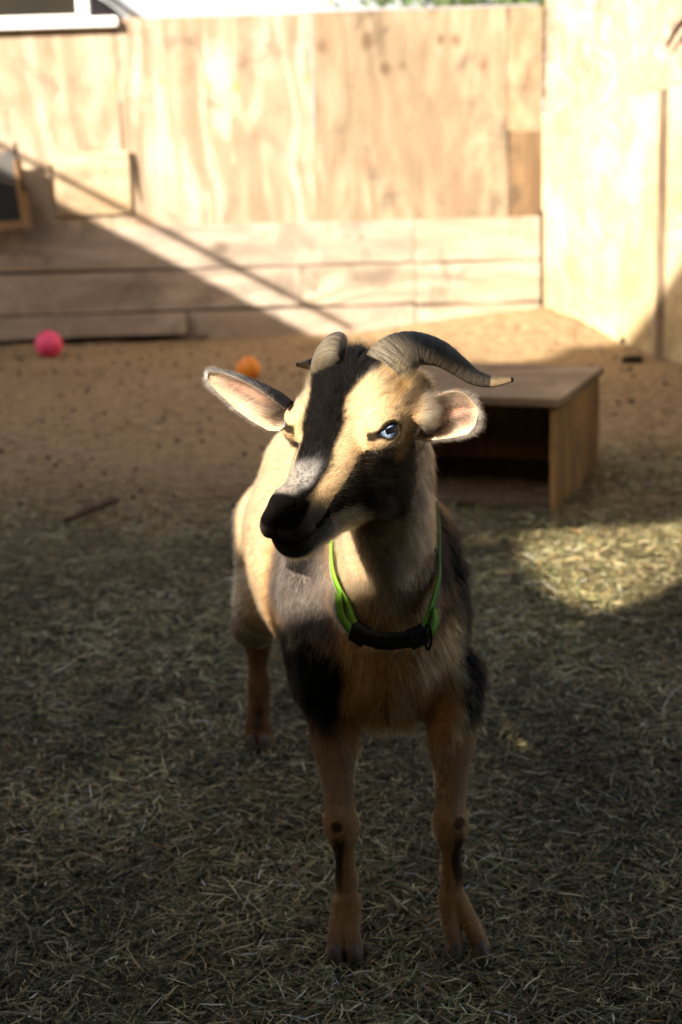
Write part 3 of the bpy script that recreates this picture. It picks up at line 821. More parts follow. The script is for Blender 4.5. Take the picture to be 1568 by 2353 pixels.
def build_grid():
    g = np.full(GN, .5, np.float32); S = 16
    nb = -(-GN // S)
    bi = np.stack(np.meshgrid(*[np.arange(n) for n in nb], indexing='ij'), -1).reshape(-1, 3)
    cen = G0 + (bi * S + S / 2) * RES
    half = S * RES * .5 * 1.7321 + RES
    D = np.stack([eval_prim(p, cen) for p in prims], 1)
    pos = np.array([p[3] > 0 for p in prims])
    full = combine([D[:, i] for i in range(len(prims))], prims)
    off = np.stack(np.meshgrid(*[np.arange(S)] * 3, indexing='ij'), -1).reshape(-1, 3)
    for j in range(len(bi)):
        dmin = D[j, pos].min()
        if full[j] > half * 1.5 + .02:
            continue
        i0 = bi[j] * S; i1 = np.minimum(i0 + S, GN)
        if full[j] < -half * 1.5 - .02:
            g[i0[0]:i1[0], i0[1]:i1[1], i0[2]:i1[2]] = -.5; continue
        P = cen[j] + (off - S / 2) * RES
        sel = [i for i in range(len(prims)) if (D[j, i] < dmin + 2 * half + .05 if pos[i] else D[j, i] < half + .01)]
        v = combine([eval_prim(prims[i], P) for i in sel], [prims[i] for i in sel])
        g[i0[0]:i1[0], i0[1]:i1[1], i0[2]:i1[2]] = v.reshape(S, S, S)[:i1[0] - i0[0], :i1[1] - i0[1], :i1[2] - i0[2]]
    return g
GRID = build_grid()
def sample(P):
    Q = np.clip((np.asarray(P) - G0) / RES, 0, GN - 1.001); I = Q.astype(int); Fx = Q - I
    r = 0
    for dx in (0, 1):
        for dy in (0, 1):
            for dz in (0, 1):
                w = (Fx[:, 0] if dx else 1 - Fx[:, 0]) * (Fx[:, 1] if dy else 1 - Fx[:, 1]) * (Fx[:, 2] if dz else 1 - Fx[:, 2])
                r = r + w * GRID[I[:, 0] + dx, I[:, 1] + dy, I[:, 2] + dz]
    return r
def grad(P, h=.004):
    g = np.stack([sample(P + np.eye(3)[i] * h) - sample(P - np.eye(3)[i] * h) for i in range(3)], 1)
    return g / (np.linalg.norm(g, axis=1)[:, None] + 1e-9)
def surface_nets(g):
    s = g < 0
    c = [s[i:g.shape[0] - 1 + i, j:g.shape[1] - 1 + j, k:g.shape[2] - 1 + k] for i in (0, 1) for j in (0, 1) for k in (0, 1)]
    anyc = c[0].copy(); allc = c[0].copy()
    for x in c[1:]: anyc |= x; allc &= x
    cells = np.argwhere(anyc & ~allc)
    corner = np.array([(i, j, k) for i in (0, 1) for j in (0, 1) for k in (0, 1)])
    val = np.stack([g[tuple((cells + o).T)] for o in corner], 1)
    acc = np.zeros((len(cells), 3)); cnt = np.zeros(len(cells))
    for a in range(8):
        for b in range(a + 1, 8):
            if np.abs(corner[a] - corner[b]).sum() != 1: continue
            m = (val[:, a] < 0) != (val[:, b] < 0)
            t = val[m, a] / (val[m, a] - val[m, b])
            acc[m] += corner[a] + t[:, None] * (corner[b] - corner[a]); cnt[m] += 1
    V = G0 + (cells + acc / cnt[:, None]) * RES
    vid = np.full(anyc.shape, -1, np.int32); vid[tuple(cells.T)] = np.arange(len(cells))
    F = []
    for ax in range(3):
        o = [1, 1, 1]; o[ax] = 0
        u, w = [i for i in range(3) if i != ax]
        sl0 = [slice(1, -1)] * 3; sl0[ax] = slice(0, -1)
        sl1 = [slice(1, -1)] * 3; sl1[ax] = slice(1, None)
        A, Bq = s[tuple(sl0)], s[tuple(sl1)]
        ch = np.argwhere(A != Bq); base = ch + np.array([0 if i == ax else 1 for i in range(3)])
        inside = A[tuple(ch.T)]
        def cell(du, dw):
            q = base.copy(); q[:, u] -= du; q[:, w] -= dw
            return vid[tuple(q.T)]
        quad = np.stack([cell(1, 1), cell(0, 1), cell(0, 0), cell(1, 0)], 1)
        flip = inside if ax != 1 else ~inside
        quad[~flip] = quad[~flip][:, ::-1]
        F.append(quad)
    F = np.concatenate(F); F = F[(F >= 0).all(1)]
    return V, F
GV, GF = surface_nets(GRID)

# ---- coat: colour and hair length at points
def inpoly(u, v, poly):
    r = np.zeros(len(u), bool); n = len(poly)
    for i in range(n):
        x1, y1 = poly[i]; x2, y2 = poly[(i + 1) % n]
        c = ((y1 > v) != (y2 > v)) & (u < (x2 - x1) * (v - y1) / (y2 - y1 + 1e-12) + x1)
        r ^= c
    return r
CHEEK = [(.028, -.006), (.062, -.008), (.098, -.006), (.110, -.010), (.095, -.018), (.066, -.042), (.055, -.095), (.013, -.125), (-.035, -.10), (-.045, -.06), (-.028, -.030), (-.006, -.022), (.012, -.010)]
TAN = np.array([.60, .31, .105]); CREAM = np.array([.70, .52, .31]); BLACK = np.array([.0030, .0026, .0024]); GREY = np.array([.34, .32, .30]); RUST = np.array([.27, .12, .045]); BROWN = np.array([.30, .165, .08]); WHITE = np.array([.62, .52, .40])
def coat(P, jit=.004, seed=0):
    P = np.asarray(P, float)
    n1 = vnoise(P, 90, 21 + seed); n2 = vnoise(P, 30, 22); n3 = vnoise(P, 9, 23)
    Q = P + (rng.normal(0, jit, P.shape) if jit else 0)
    h = Hinv(Q); b = Binv(Q)
    x, y, z = h.T; f, r, zz = b.T
    C = TAN * (1 + .22 * n2[:, None] + .12 * n1[:, None])
    def put(mask, col, amt=1.0):
        m = (np.clip(mask, 0, 1) * amt)[:, None]
        C[:] = C * (1 - m) + np.asarray(col) * m
    hd = ss(.012, -.012, np.maximum(np.linalg.norm((P - H((0, .03, -.03))) / .15, axis=1) - .99, (P[:, 1] - 1.76)) )   # head region
    headm = ((P[:, 1] < 1.735 + .0 * z) & (np.linalg.norm(h - np.array([0, .025, -.03]), axis=1) < .155) & (z > -.128) & (y > -.12) & (z > -.050 - .875 * (y + .06) + .004 * n2)).astype(float)
    neckm = (1 - headm) * (zz > .50) * (P[:, 1] < 1.93)
    # ---- body
    flank = ss(.14, .06, f) * ss(-.06, .03, r)
    put(flank, CREAM, .85)
    put(ss(.0, .05, -r) * ss(.33, .38, zz) * ss(.20, .15, f), BLACK)                      # far flank
    put(ss(.05, .08, -r) * ss(.30, .36, zz) * ss(.24, .19, f + .2 * (zz - .45)), BLACK)
    put(ss(.074, .088, -r + .010 * n3 + .3 * (f - .27).clip(-1, 0)) * ss(.27, .33, zz + .25 * (r + .1)) * ss(.60, .56, zz), BLACK)
    put(ss(.092, .102, -r) * ss(.27, .31, zz), BLACK)
    put((1 - np.abs(r) / .03).clip(0, 1) * ss(.54, .57, zz) * ss(.19, .1, f), BLACK, .6)
    # shoulder at the near side: grey ticked above, black below
    sh_ = ss(.066, .082, r + .01 * n3) * ss(.09, .14, f)
    tick = (rng.random(len(P)) < .5).astype(float)
    put(sh_ * ss(.40, .44, zz) * ss(.58, .54, zz), np.array([.09, .065, .05])); put(sh_ * ss(.40, .44, zz) * tick * ss(.60, .54, zz), GREY * .6, .7)
    put(ss(.062, .074, r + .008 * n3 + .10 * (.40 - zz).clip(-.1, .0)) * ss(.09, .14, f) * ss(.43, .405, zz + .015 * n3) * ss(.215, .30, zz + .9 * (r - .06)), BLACK)
    put(ss(.27, .20, f) * ss(.06, .12, f) * ss(.06, .09, r) * ss(.40, .37, zz), BLACK, .9)
    # chest paler centre line and under
    put(ss(.05, .0, np.abs(r)) * ss(.23, .27, f) * ss(.42, .36, zz), np.array([.50, .29, .14]), .4)
    put(ss(.35, .31, zz) * ss(.2, .26, f) * ss(.07, .04, np.abs(r)) , np.array([.44, .28, .16]), .4)
    # ---- legs
    low = ss(.33, .27, zz)
    put(low * ss(.0, .1, f), np.array([.63, .375, .18]), .88)
    for cx in (-.012, .128):
        inn = ss(.05, .03, np.abs(Q[:, 0] - cx)) * (P[:, 1] < 2.1)
        put(inn * ss(.30, .27, zz) * ss(.20, .22, zz), np.array([.52, .37, .25]), .4)
        sx = cx + (-.005 if cx < 0 else .009)
        put(inn * ss(.0085, .0045, np.abs(Q[:, 0] - sx - .004 * n2 - .06 * (zz - .13) * (1 if cx < 0 else -1))) * ss(.19, .165, zz) * ss(.080, .110, zz) * (P[:, 1] < 1.853), BLACK, .84)
        put(inn * ss(.008, .004, np.linalg.norm(Q[:, [0, 2]] - np.array([sx, .193]), axis=1) * .8), BLACK, .8)
        put(inn * ss(.05, .03, zz) * .6, np.array([.33, .22, .15]))
        put(inn * ss(.016, .008, zz), np.array([.10, .075, .055]))
    hl = (P[:, 1] > 2.3) * low
    put(hl * ss(.24, .17, zz), RUST * .85, .9)
    put(hl * ss(.17, .24, zz), np.array([.42, .31, .21]), .7)
    put(hl * ss(.09, .06, zz) * ss(.015, .0, np.abs(Q[:, 0] + .153)) * ss(.03, .045, zz), np.array([.04, .03, .02]), .8)
    # ---- neck
    if True:
        nx = P[:, 0] + rng.normal(0, jit, len(P)) - .056
        put(neckm * ss(.08, -.02, nx) * ss(1.86, 1.72, P[:, 1]), np.array([.64, .49, .32]), .75)
        put(neckm * ss(-.012, .025, nx + .01 * n3), BROWN, .9)
        put(neckm * ss(.026, .044, nx + .006 * n3 + .25 * (P[:, 1] - 1.77)), BLACK, .97)
        put(neckm * ss(1.86, 1.90, P[:, 1]) , BLACK, .95)
        put(ss(1.785, 1.815, P[:, 1] + .01 * n3) * ss(.052, .074, P[:, 0] + .006 * n2) * ss(.432, .460, zz + .008 * n2) * (P[:, 1] < 2.35), BLACK, .97)
    # ---- head
    C2 = C.copy(); C = np.where(headm[:, None] > 0, np.array([.60, .41, .215]) * (1 + .16 * n2[:, None] + .12 * n1[:, None]), C)
    def hput(mask, col, amt=1.0): put(mask * headm, col, amt)
    hput(ss(.03, .055, np.abs(x)) * ss(-.03, .0, z) * ss(-.02, -.06, y), np.array([.46, .24, .085]), .65)
    hput(ss(.035, .005, np.abs(np.abs(x) - .034)) * ss(-.06, -.02, y) * ss(.10, .05, y) * ss(-.01, .01, z), np.array([.68, .50, .29]), .8)
    hput(ss(-.05, -.08, z) * ss(.0, .04, y), np.array([.44, .27, .14]), .8)
    yy = [-.10, -.067, -.025, .015, .056, .08, .10, .125]
    lo = np.interp(y, yy, [-.044, -.034, -.015, -.018, -.020, -.021, -.0225, -.024]); hi = np.interp(y, yy, [.046, .044, .038, .034, .026, .001, -.010, -.016])
    lo = lo + .004 * n2; hi = hi + .004 * n2
    st = ss(lo - .003, lo + .003, x) * ss(hi + .003, hi - .003, x) * (z > -.02)
    hput(st * ss(.118, .105, y) * ss(-.02, .0, z), BLACK * 1.2)
    gz = ss(.042, .082, y + .02 * n2 + .008 * n1 + .25 * np.abs(x - .004)) * ss(-.017, -.008, x) * ss(.126, .112, y) * ss(-.012, .0, z)
    hput(gz, GREY * 1.15 * 1.0, .8)
    hput(gz * (rng.random(len(P)) < .25), BLACK * 4, .7)
    # muzzle
    mz = ss(.088, .118, y + .35 * np.maximum(0, np.abs(x) - .018) + .006 * n2)
    hput(mz * ss(-.02, -.008, x) * 0 + mz * ss(.02, .03, np.abs(x)) * ss(.015, -.005, z), np.array([.10, .085, .075]), .75)
    lips = ss(.100, .120, y + .5 * (.01 - z).clip(-.01, .01))
    hput(lips * ss(.021, .016, z), np.array([.095, .083, .072]) * (1 + .5 * n1[:, None]) + ss(.016, .026, np.abs(x))[:, None] * np.array([.05, .036, .026]), .985)
    hput(ss(.103, .111, y + .25 * (.03 - z)) * ss(.0155, .0195, z + .12 * np.abs(x)) * ss(.029, .024, np.abs(x)), np.array([.003, .003, .003]), .99)     # nose leather
    hput(ss(.100, .115, y) * ss(-.024, -.031, z), np.array([.15, .135, .12]), .9)                # chin fringe
    hput(ss(.006, .003, np.abs(z + .002 + .3 * np.maximum(0, .14 - y))) * ss(.1, .112, y), BLACK * .8, .95)
    jj = rng.normal(0, .0035, (len(P), 2)) if jit else 0
    yz = np.stack([y, z], 1) + jj + .004 * np.stack([n2, n3], 1)
    ck = inpoly(yz[:, 0], yz[:, 1], CHEEK) & (np.abs(x) > .017)
    hput(ck.astype(float), BLACK, .97)
    under = np.linalg.norm((np.stack([y, z], 1) - np.array([-.012, -.036])) / np.array([.017, .022]), axis=1)
    hput(ss(1.1, .6, under) * (np.abs(x) > .03), np.array([.26, .125, .045]), .85)
    lb_ = np.linalg.norm((P - LOBE) / np.array([.0105, .012, .017]), axis=1)
    C[:] = np.where((lb_ < 1.15)[:, None], np.array([.40, .33, .24]) * (1 + .2 * n1[:, None]), C)
    hput(ss(-.058, -.064, -np.abs(x) * 1.0) * ss(-.035, -.05, y) * ss(.03, .02, z) * (lb_ > 1.15), BLACK * 1.5, .9)
    for c_, w_ in ((aty(1000, 985, 1.668), (.012, .016, .011)), (aty(948, 935, 1.680), (.009, .016, .026)), (aty(1006, 955, 1.672), (.006, .014, .016))):  # shade of the ear canal and the gaps beside the lobe, painted black
        dd_ = np.linalg.norm((P - c_) / np.array(w_), axis=1)
        put(ss(1.15, .8, dd_) * (lb_ > 1.1), BLACK * 1.3, .95)
    # dark rim round the eyes
    for s in (1, -1):
        A = eye_axes(s); e = (h - EYE_C(s)) @ A
        rim = np.sqrt((e[:, 0] / .0148) ** 2 + (e[:, 1] / .0108) ** 2)
        hput(ss(1.15, .92, rim) * (e[:, 2] > .004), BLACK * .8, .95)
        tear = np.sqrt(((e[:, 0] - .0185) / .009) ** 2 + ((e[:, 1]) / .005) ** 2)
        hput(ss(1.3, .8, tear) * (e[:, 2] > 0), BLACK, .95)
    return np.clip(C, .0015, .9)
coat_v = coat(GV, jit=0)
skin = coat_v * .8
goat = empty('goat', (float(BC[0]), float(BC[1]), 0))
tag(goat, 'tan and black horned goat with pale blue eyes and a green collar', 'goat')
body = np_mesh('body', GV, GF, M_COAT, goat, True, skin)

# ---- eyes
for s in (1, -1):
    A = HM @ eye_axes(s); c = H(EYE_C(s))
    bm = bmesh.new(); bmesh.ops.create_uvsphere(bm, u_segments=40, v_segments=24, radius=EYE_R)
    me = bpy.data.meshes.new('eye'); bm.to_mesh(me); bm.free()
    for p in me.polygons: p.use_smooth = True
    me.materials.append(M_EYE)
    o = bpy.data.objects.new('eye', me); link(o, goat)
    yawfix = Matrix.Rotation(math.radians(0), 3, 'Z')
    mw = (Matrix([list(r) for r in A]) @ yawfix).to_4x4(); mw.translation = Vector(c)
    o.matrix_basis = mw

# ---- horns
hp = [(886, 852, 1.672), (907, 826, 1.680), (930, 809, 1.687), (962, 801, 1.694), (1010, 812, 1.699), (1050, 838, 1.702), (1090, 866, 1.700), (1132, 877, 1.696), (1180, 872, 1.690)]
hl_ = [Hinv(aty(*p)) for p in hp]
HLEFT = [(748, 846, 1.680), (753, 822, 1.692), (762, 804, 1.712), (771, 798, 1.742), (772, 806, 1.780), (757, 820, 1.812), (730, 834, 1.828), (705, 838, 1.828), (682, 838, 1.822)]
hw = [.0265, .0260, .0228, .0184, .0150, .0120, .0092, .0063, .0024]
for s in (-1, 1):
    path = spline([H(p) for p in hl_] if s < 0 else [aty(*p) for p in HLEFT], 90)
    tt = np.linspace(0, 1, 90); rad = np.interp(tt, np.linspace(0, 1, 9), hw) * (1 if s < 0 else .92)
    ridge = 1 + .014 * np.sin(tt * 150 + 2 * np.sin(tt * 31)) * ss(.75, .4, tt)
    a0 = hl_[1] - hl_[0]; m0 = np.cross(a0 / np.linalg.norm(a0), (CAM - HT) @ HM); m0 /= np.linalg.norm(m0)
    ov = np.interp(tt, [0, .35, .7, 1], [.60, .68, .85, 1])
    V, F = tube_np(path, [(rad[i] * ridge[i] * 1.04, rad[i] * ridge[i] * ov[i]) for i in range(90)], 28, frame0=HM @ (m0 * np.array([1 if s < 0 else -1, 1, 1])))
    o = any_mesh('horn', V, F, M_HORN, goat)
    cc = np.zeros((len(V), 4)); cc[:90 * 28, 0] = np.repeat(tt, 28); cc[:90 * 28, 1] = np.tile(np.abs(np.linspace(-1, 1, 28)), 90); cc[:, 3] = 1; cc[-1, 0] = 1
    ca = o.data.color_attributes.new('Col', 'FLOAT_COLOR', 'POINT'); ca.data.foreach_set('color', cc.astype(np.float32).ravel())

# ---- ears
hair_roots = []          # (pos, dir, len, col, rad)
def ear(base, tip, up, open_n, wmax, prof, cup, fold, backcol, name='ear', bend=0.0):
    base, tip = np.asarray(base), np.asarray(tip)
    ax = tip - base; L = np.linalg.norm(ax); ax /= L
    n = np.asarray(open_n, float); n -= ax * (n @ ax); n /= np.linalg.norm(n)
    sd_ = np.cross(ax, n)
    if sd_ @ np.asarray(up) < 0: sd_ = -sd_
    nu, nv = 40, 25
    U = np.linspace(0, 1, nu); Vv = np.linspace(-1, 1, nv)
    inner = np.zeros((nu, nv, 3))
    for i, u in enumerate(U):
        w = wmax * np.interp(u, prof[0], prof[1]); a = math.radians(np.interp(u, cup[0], cup[1]))
        for j, v in enumerate(Vv):
            ph = v * a; R_ = w / max(.35, math.sin(min(a, math.pi / 2)))
            lat = R_ * math.sin(ph); dep = R_ * (1 - math.cos(ph))
            wave = fold * math.exp(-((v + .15) / .18) ** 2) * math.sin(math.pi * min(1, u * 1.15)) * w
            inner[i, j] = base + ax * (L * u - .12 * w * v * v * (u > .6)) + sd_ * lat + n * (dep - .55 * w + wave + bend * L * u * u)
    du = np.gradient(inner, axis=0); dv = np.gradient(inner, axis=1)
    nn = np.cross(du, dv); nn /= np.linalg.norm(nn, axis=2)[..., None] + 1e-9
    if np.mean(nn @ n) < 0: nn = -nn
    th = .0026 * (1 - .6 * np.abs(Vv)[None, :] ** 4) * (1 - .5 * U[:, None] ** 3)
    outer = inner - nn * th[..., None]
    V = np.concatenate([inner.reshape(-1, 3), outer.reshape(-1, 3)]); m = nu * nv
    F = []
    for i in range(nu - 1):
        for j in range(nv - 1):
            a, b, c, d = i * nv + j, (i + 1) * nv + j, (i + 1) * nv + j + 1, i * nv + j + 1
            F.append((a, b, c, d)); F.append((m + d, m + c, m + b, m + a))
    for i in range(nu - 1):
        for j in (0, nv - 1):
            a, b = i * nv + j, (i + 1) * nv + j
            F.append((a, b, m + b, m + a) if j else (b, a, m + a, m + b))
    for j in range(nv - 1):
        a = (nu - 1) * nv + j; F.append((a, a + 1, m + a + 1, m + a))
    uu = np.repeat(U, nv); vv = np.tile(Vv, nu)
    nz = vnoise(inner.reshape(-1, 3), 120, 4)
    pink = np.array([.21, .115, .078]); cream = np.array([.40, .31, .21])
    e = ss(.35, .8, np.abs(vv)); e = np.maximum(e, ss(.75, 1, uu))
    ci = pink * (1 - e[:, None]) + cream * e[:, None]
    ci *= (1 + .15 * nz[:, None]); ci *= (1 - .92 * ss(.42, .08, uu)[:, None] * ss(.95, .3, np.abs(vv))[:, None])  # darkness of the deep ear canal painted into the base
    for vc in (-.32, .12, .45): ci *= (1 - .6 * np.exp(-((vv - vc - .1 * uu) / .07) ** 2) * ss(.1, .3, uu) * ss(.92, .6, uu))[:, None]  # dark stripes painted in for the shade of the ear folds
    co = np.repeat(np.asarray(backcol)[None], m, 0)
    o = np_mesh(name, V, np.array(F), M_EAR, goat, True, np.concatenate([ci, co]).clip(.004, 1))
    # fur: long silky hairs inside along the ribs, short fringe on the rim, short coat on the back
    def at(u, v):
        fi, fj = u * (nu - 1.001), (v + 1) / 2 * (nv - 1.001); i, j = fi.astype(int), fj.astype(int)
        a, b = (fi - i)[:, None], (fj - j)[:, None]
        g = lambda A_: (A_[i, j] * (1 - a) + A_[i + 1, j] * a) * (1 - b) + (A_[i, j + 1] * (1 - a) + A_[i + 1, j + 1] * a) * b
        return g(inner), g(nn)
    k = 3600
    u = rng.uniform(.03, .97, k); v = rng.uniform(-.98, .98, k); p, q = at(u, v)
    edge = np.maximum(ss(.45, .85, np.abs(v)), ss(.8, 1, u))
    dr = ax * (.75 + .2 * edge[:, None]) + sd_ * (np.sign(v) * (.25 + .5 * edge) * .9)[:, None] + q * (.5 - .15 * edge[:, None]) + rng.normal(0, .16, (k, 3))
    ln = rng.uniform(.007, .013, k) * (1 + .8 * ss(.5, .1, u) * (1 - edge))
    hair_roots.append((p, dr, ln, np.array([.60, .51, .40]) * (rng.uniform(.45, 1.15, k) * (.12 + .88 * ss(.05, .5, u + .35 * (np.abs(v) > .75))) * (1 - .55 * np.exp(-((v - .12) / .12) ** 2)))[:, None], np.full(k, .00014)))  # hair colour darkened towards the canal as well
    k = 900
    u = rng.uniform(.02, .99, k); v = np.where(rng.random(k) < .5, -1., 1.) * rng.uniform(.93, .999, k); p, q = at(u, v)
    hair_roots.append((p, ax * .8 + sd_ * (v * .9)[:, None] + q * .25 + rng.normal(0, .2, (k, 3)), rng.uniform(.004, .008, k), np.array([.70, .60, .46]) * rng.uniform(.8, 1.1, (k, 1)), np.full(k, .00011)))
    k = 350
    u = rng.uniform(.985, .999, k); v = rng.uniform(-1, .99, k); p, q = at(u, v)
    hair_roots.append((p, ax * 1.0 + sd_ * (v * .6)[:, None] + q * .2 + rng.normal(0, .2, (k, 3)), rng.uniform(.004, .007, k), np.array([.70, .60, .46]) * rng.uniform(.8, 1.1, (k, 1)), np.full(k, .00011)))
    k = 2600
    u = rng.uniform(.0, .99, k); v = rng.uniform(-.99, .99, k); p, q = at(u, v)
    hair_roots.append((p - q * .0025, ax * 1.0 - q * .2 + rng.normal(0, .10, (k, 3)), rng.uniform(.004, .0065, k), np.asarray(backcol) * rng.uniform(.7, 1.3, (k, 1)), np.full(k, .00011)))
ear(aty(662, 950, 1.690), aty(477, 862, 1.725), (0, 0, 1), (-.10, -.86, -.45), .0225,
    ([0, .12, .35, .6, .85, .95, 1], [.75, .95, 1, .9, .6, .38, .12]), ([0, .3, 1], [112, 95, 70]), .3, BLACK * 1.5)
ear(aty(955, 968, 1.682), aty(1093, 941, 1.642), (0, 0, 1), (-.05, -.95, .02), .0245,
    ([0, .12, .35, .6, .82, .94, 1], [.62, .82, .92, 1, .98, .72, .35]), ([0, .3, 1], [105, 85, 52]), .45, np.array([.10, .07, .05]))

# ---- hooves
for c, hx in toes:
    bm = bmesh.new(); bmesh.ops.create_icosphere(bm, subdivisions=3, radius=1)
    for v in bm.verts:
        x, y, z = v.co
        z = max(z, -.55)
        v.co = Vector((x * .0125 * (1 - .18 * z), y * (.019 if y < 0 else .014) - .003 * z * 0, z * .022))
    bmesh.ops.translate(bm, vec=(c[0], c[1] - .002, .0115), verts=bm.verts)
    bm_obj('hoof', bm, M_HOOF, goat, True)

# ---- fur strands
def tri_areas(V, F):
    a = V[F[:, 1]] - V[F[:, 0]]; b = V[F[:, 3]] - V[F[:, 0]]
    return np.linalg.norm(np.cross(a, b), axis=1)
fc = GV[GF].mean(1)
area = tri_areas(GV, GF)
fh = Hinv(fc); fn = grad(fc)
facing = ((CAM - fc) * fn).sum(1) / np.linalg.norm(CAM - fc, axis=1)
isface = (np.linalg.norm(fh - np.array([0, .025, -.03]), axis=1) < .165) & (fc[:, 1] < 1.76)
wgt = area * np.where(isface, 5.5, 1.0) * np.where(fc[:, 1] > 2.2, .55, 1.0) * np.where(facing > -.3, 1.0, .3)
NH = 270000
pick = rng.choice(len(fc), NH, p=wgt / wgt.sum())
uv = rng.random((NH, 2)); q4 = GV[GF[pick]]
HP = (q4[:, 0] * ((1 - uv[:, :1]) * (1 - uv[:, 1:])) + q4[:, 1] * (uv[:, :1] * (1 - uv[:, 1:])) + q4[:, 2] * (uv[:, :1] * uv[:, 1:]) + q4[:, 3] * ((1 - uv[:, :1]) * uv[:, 1:]))
HN = grad(HP, .0035)
def fur_fields(P, Nn):
    h = Hinv(P); b = Binv(P); x, y, z = h.T; f, r, zz = b.T
    isf = (np.linalg.norm(h - np.array([0, .025, -.03]), axis=1) < .16) & (P[:, 1] < 1.745) & (y > -.12) & (z > -.050 - .875 * (y + .06))
    D = np.zeros_like(P)
    # trunk: backwards and down
    D[:] = -BF * .8 + np.array([0, 0, -.75])
    legm = zz < .31
    D[legm] = np.array([0, .05, -1.0])
    chest = (f > .22) & (zz < .6) & ~legm
    D[chest] = np.array([0, -.15, -1.0]); D[chest] += np.stack([.25 * np.sign(P[chest, 0] - .05), 0 * P[chest, 0], 0 * P[chest, 0]], 1)
    neck = (zz >= .52) & (P[:, 1] < 1.9) & ~isf
    D[neck] = np.array([.05, .15, -1.0])
    Lh = np.full(len(P), .013)
    Lh[chest] = .019; Lh[neck] = .016; Lh[legm] = .0050
    Lh = np.where((zz < .36) & (zz > .29) & (f > .05) & (np.abs(r) < .07), .022, Lh)
    # face: from the nose outwards and up to the poll, sweeping down over the cheeks
    loc = np.zeros_like(P)
    loc[:, 1] = -1; loc[:, 0] = .45 * np.sign(x) * ss(.0, .03, np.abs(x)); loc[:, 2] = -.8 * ss(.005, -.03, z) - .1
    poll = ss(-.045, -.075, y)
    loc[:, 2] += .5 * poll * (z > 0)
    loc[:, 0] += .35 * poll * np.sign(x + .01)
    D[isf] = loc[isf] @ HM.T
    Lf = np.interp(y, [-.1, -.06, -.02, .05, .09, .12, .15], [.015, .013, .0095, .0078, .0056, .0034, .002])
    Lf = Lf * (1 + .5 * ss(-.05, -.09, z)) * np.where((np.abs(x) > .02) & (y < -.045), 1.2, 1)
    nose = (y + .25 * (.03 - z) > .108) & (z > .018)
    Lf = np.where(nose, .0008, Lf)
    Lf = np.where((y > .100) & (z < -.022), .0085, Lf)
    Lh = np.where(isf, Lf, Lh)
    for s in (1, -1):
        e = (h - EYE_C(s)) @ eye_axes(s)
        rim = np.sqrt((e[:, 0] / .019) ** 2 + (e[:, 1] / .0115) ** 2)
        Lh = np.where((rim < 1.0) & (e[:, 2] > 0), .0006, Lh)
        Lh = np.where((rim < 1.5) & (e[:, 2] > 0), np.minimum(Lh, .0045), Lh)
        away = (isf & (rim < 1.8) & (e[:, 2] > 0))
        rad_ = np.stack([e[:, 0] / .019, e[:, 1] / .0115, 0 * e[:, 0]], 1) @ eye_axes(s).T @ HM.T
        D[away] = D[away] * .5 + rad_[away] * .8
    D = D - Nn * (D * Nn).sum(1)[:, None]
    D /= np.linalg.norm(D, axis=1)[:, None] + 1e-9
    return D, Lh, isf
HD, HL, HF = fur_fields(HP, HN)
lift = np.where(HF, .36, .20) + .1 * vnoise(HP, 25, 31)
wob = np.stack([vnoise(HP, 45, s) for s in (41, 42, 43)], 1) * .30 + np.stack([vnoise(HP, 14, s) for s in (44, 45, 46)], 1) * .22
HDir = HD + HN * lift[:, None] + wob * np.where(HF, .8, 1.0)[:, None] + rng.normal(0, .10, HP.shape)
cl_c = np.floor((HP + rng.normal(0, .0008, HP.shape)) / np.where(HF, .0045, .010)[:, None]).astype(np.int64)
cj = np.stack([_hash(cl_c[:, 0], cl_c[:, 1], cl_c[:, 2], s_) - .5 for s_ in (61, 62, 63, 64)], 1)
HC = coat(HP + cj[:, :3] * np.where(HF, .0050, .014)[:, None], jit=.0016, seed=1)
HC *= np.exp(rng.normal(0, .26, (NH, 1)) + cj[:, 3:] * .62)
pale = (rng.random(NH) < .018)
HC[pale] = HC[pale] * .72 + np.array([.4, .33, .25]) * .28
HRad = np.where(HF, .00012, .00021) * np.where(HP[:, 1] > 2.2, 1.5, 1.0)
HLen = HL * np.exp(rng.normal(0, .18, NH))
hair_roots.insert(0, (HP - HN * .0008, HDir, HLen, HC, HRad))
# whiskers round the muzzle and a few long stray hairs
k = 60
wv = GV[(Hinv(GV)[:, 1] > .085) & (Hinv(GV)[:, 2] < .01) & (np.linalg.norm(Hinv(GV), axis=1) < .2)]
wp = wv[rng.choice(len(wv), k)]; wn = grad(wp)
hair_roots.append((wp, wn + HM[:, 1] * .3 + np.array([0, 0, -.5]) + rng.normal(0, .25, (k, 3)), rng.uniform(.012, .03, k), np.full((k, 3), .35), np.full(k, .00006)))
P_ = np.concatenate([a[0] for a in hair_roots]); D_ = np.concatenate([a[1] for a in hair_roots]); L_ = np.concatenate([a[2] for a in hair_roots]); C_ = np.concatenate([a[3] for a in hair_roots]); R_ = np.concatenate([a[4] for a in hair_roots])
D_ /= np.linalg.norm(D_, axis=1)[:, None]
K = 5
t = np.linspace(0, 1, K)
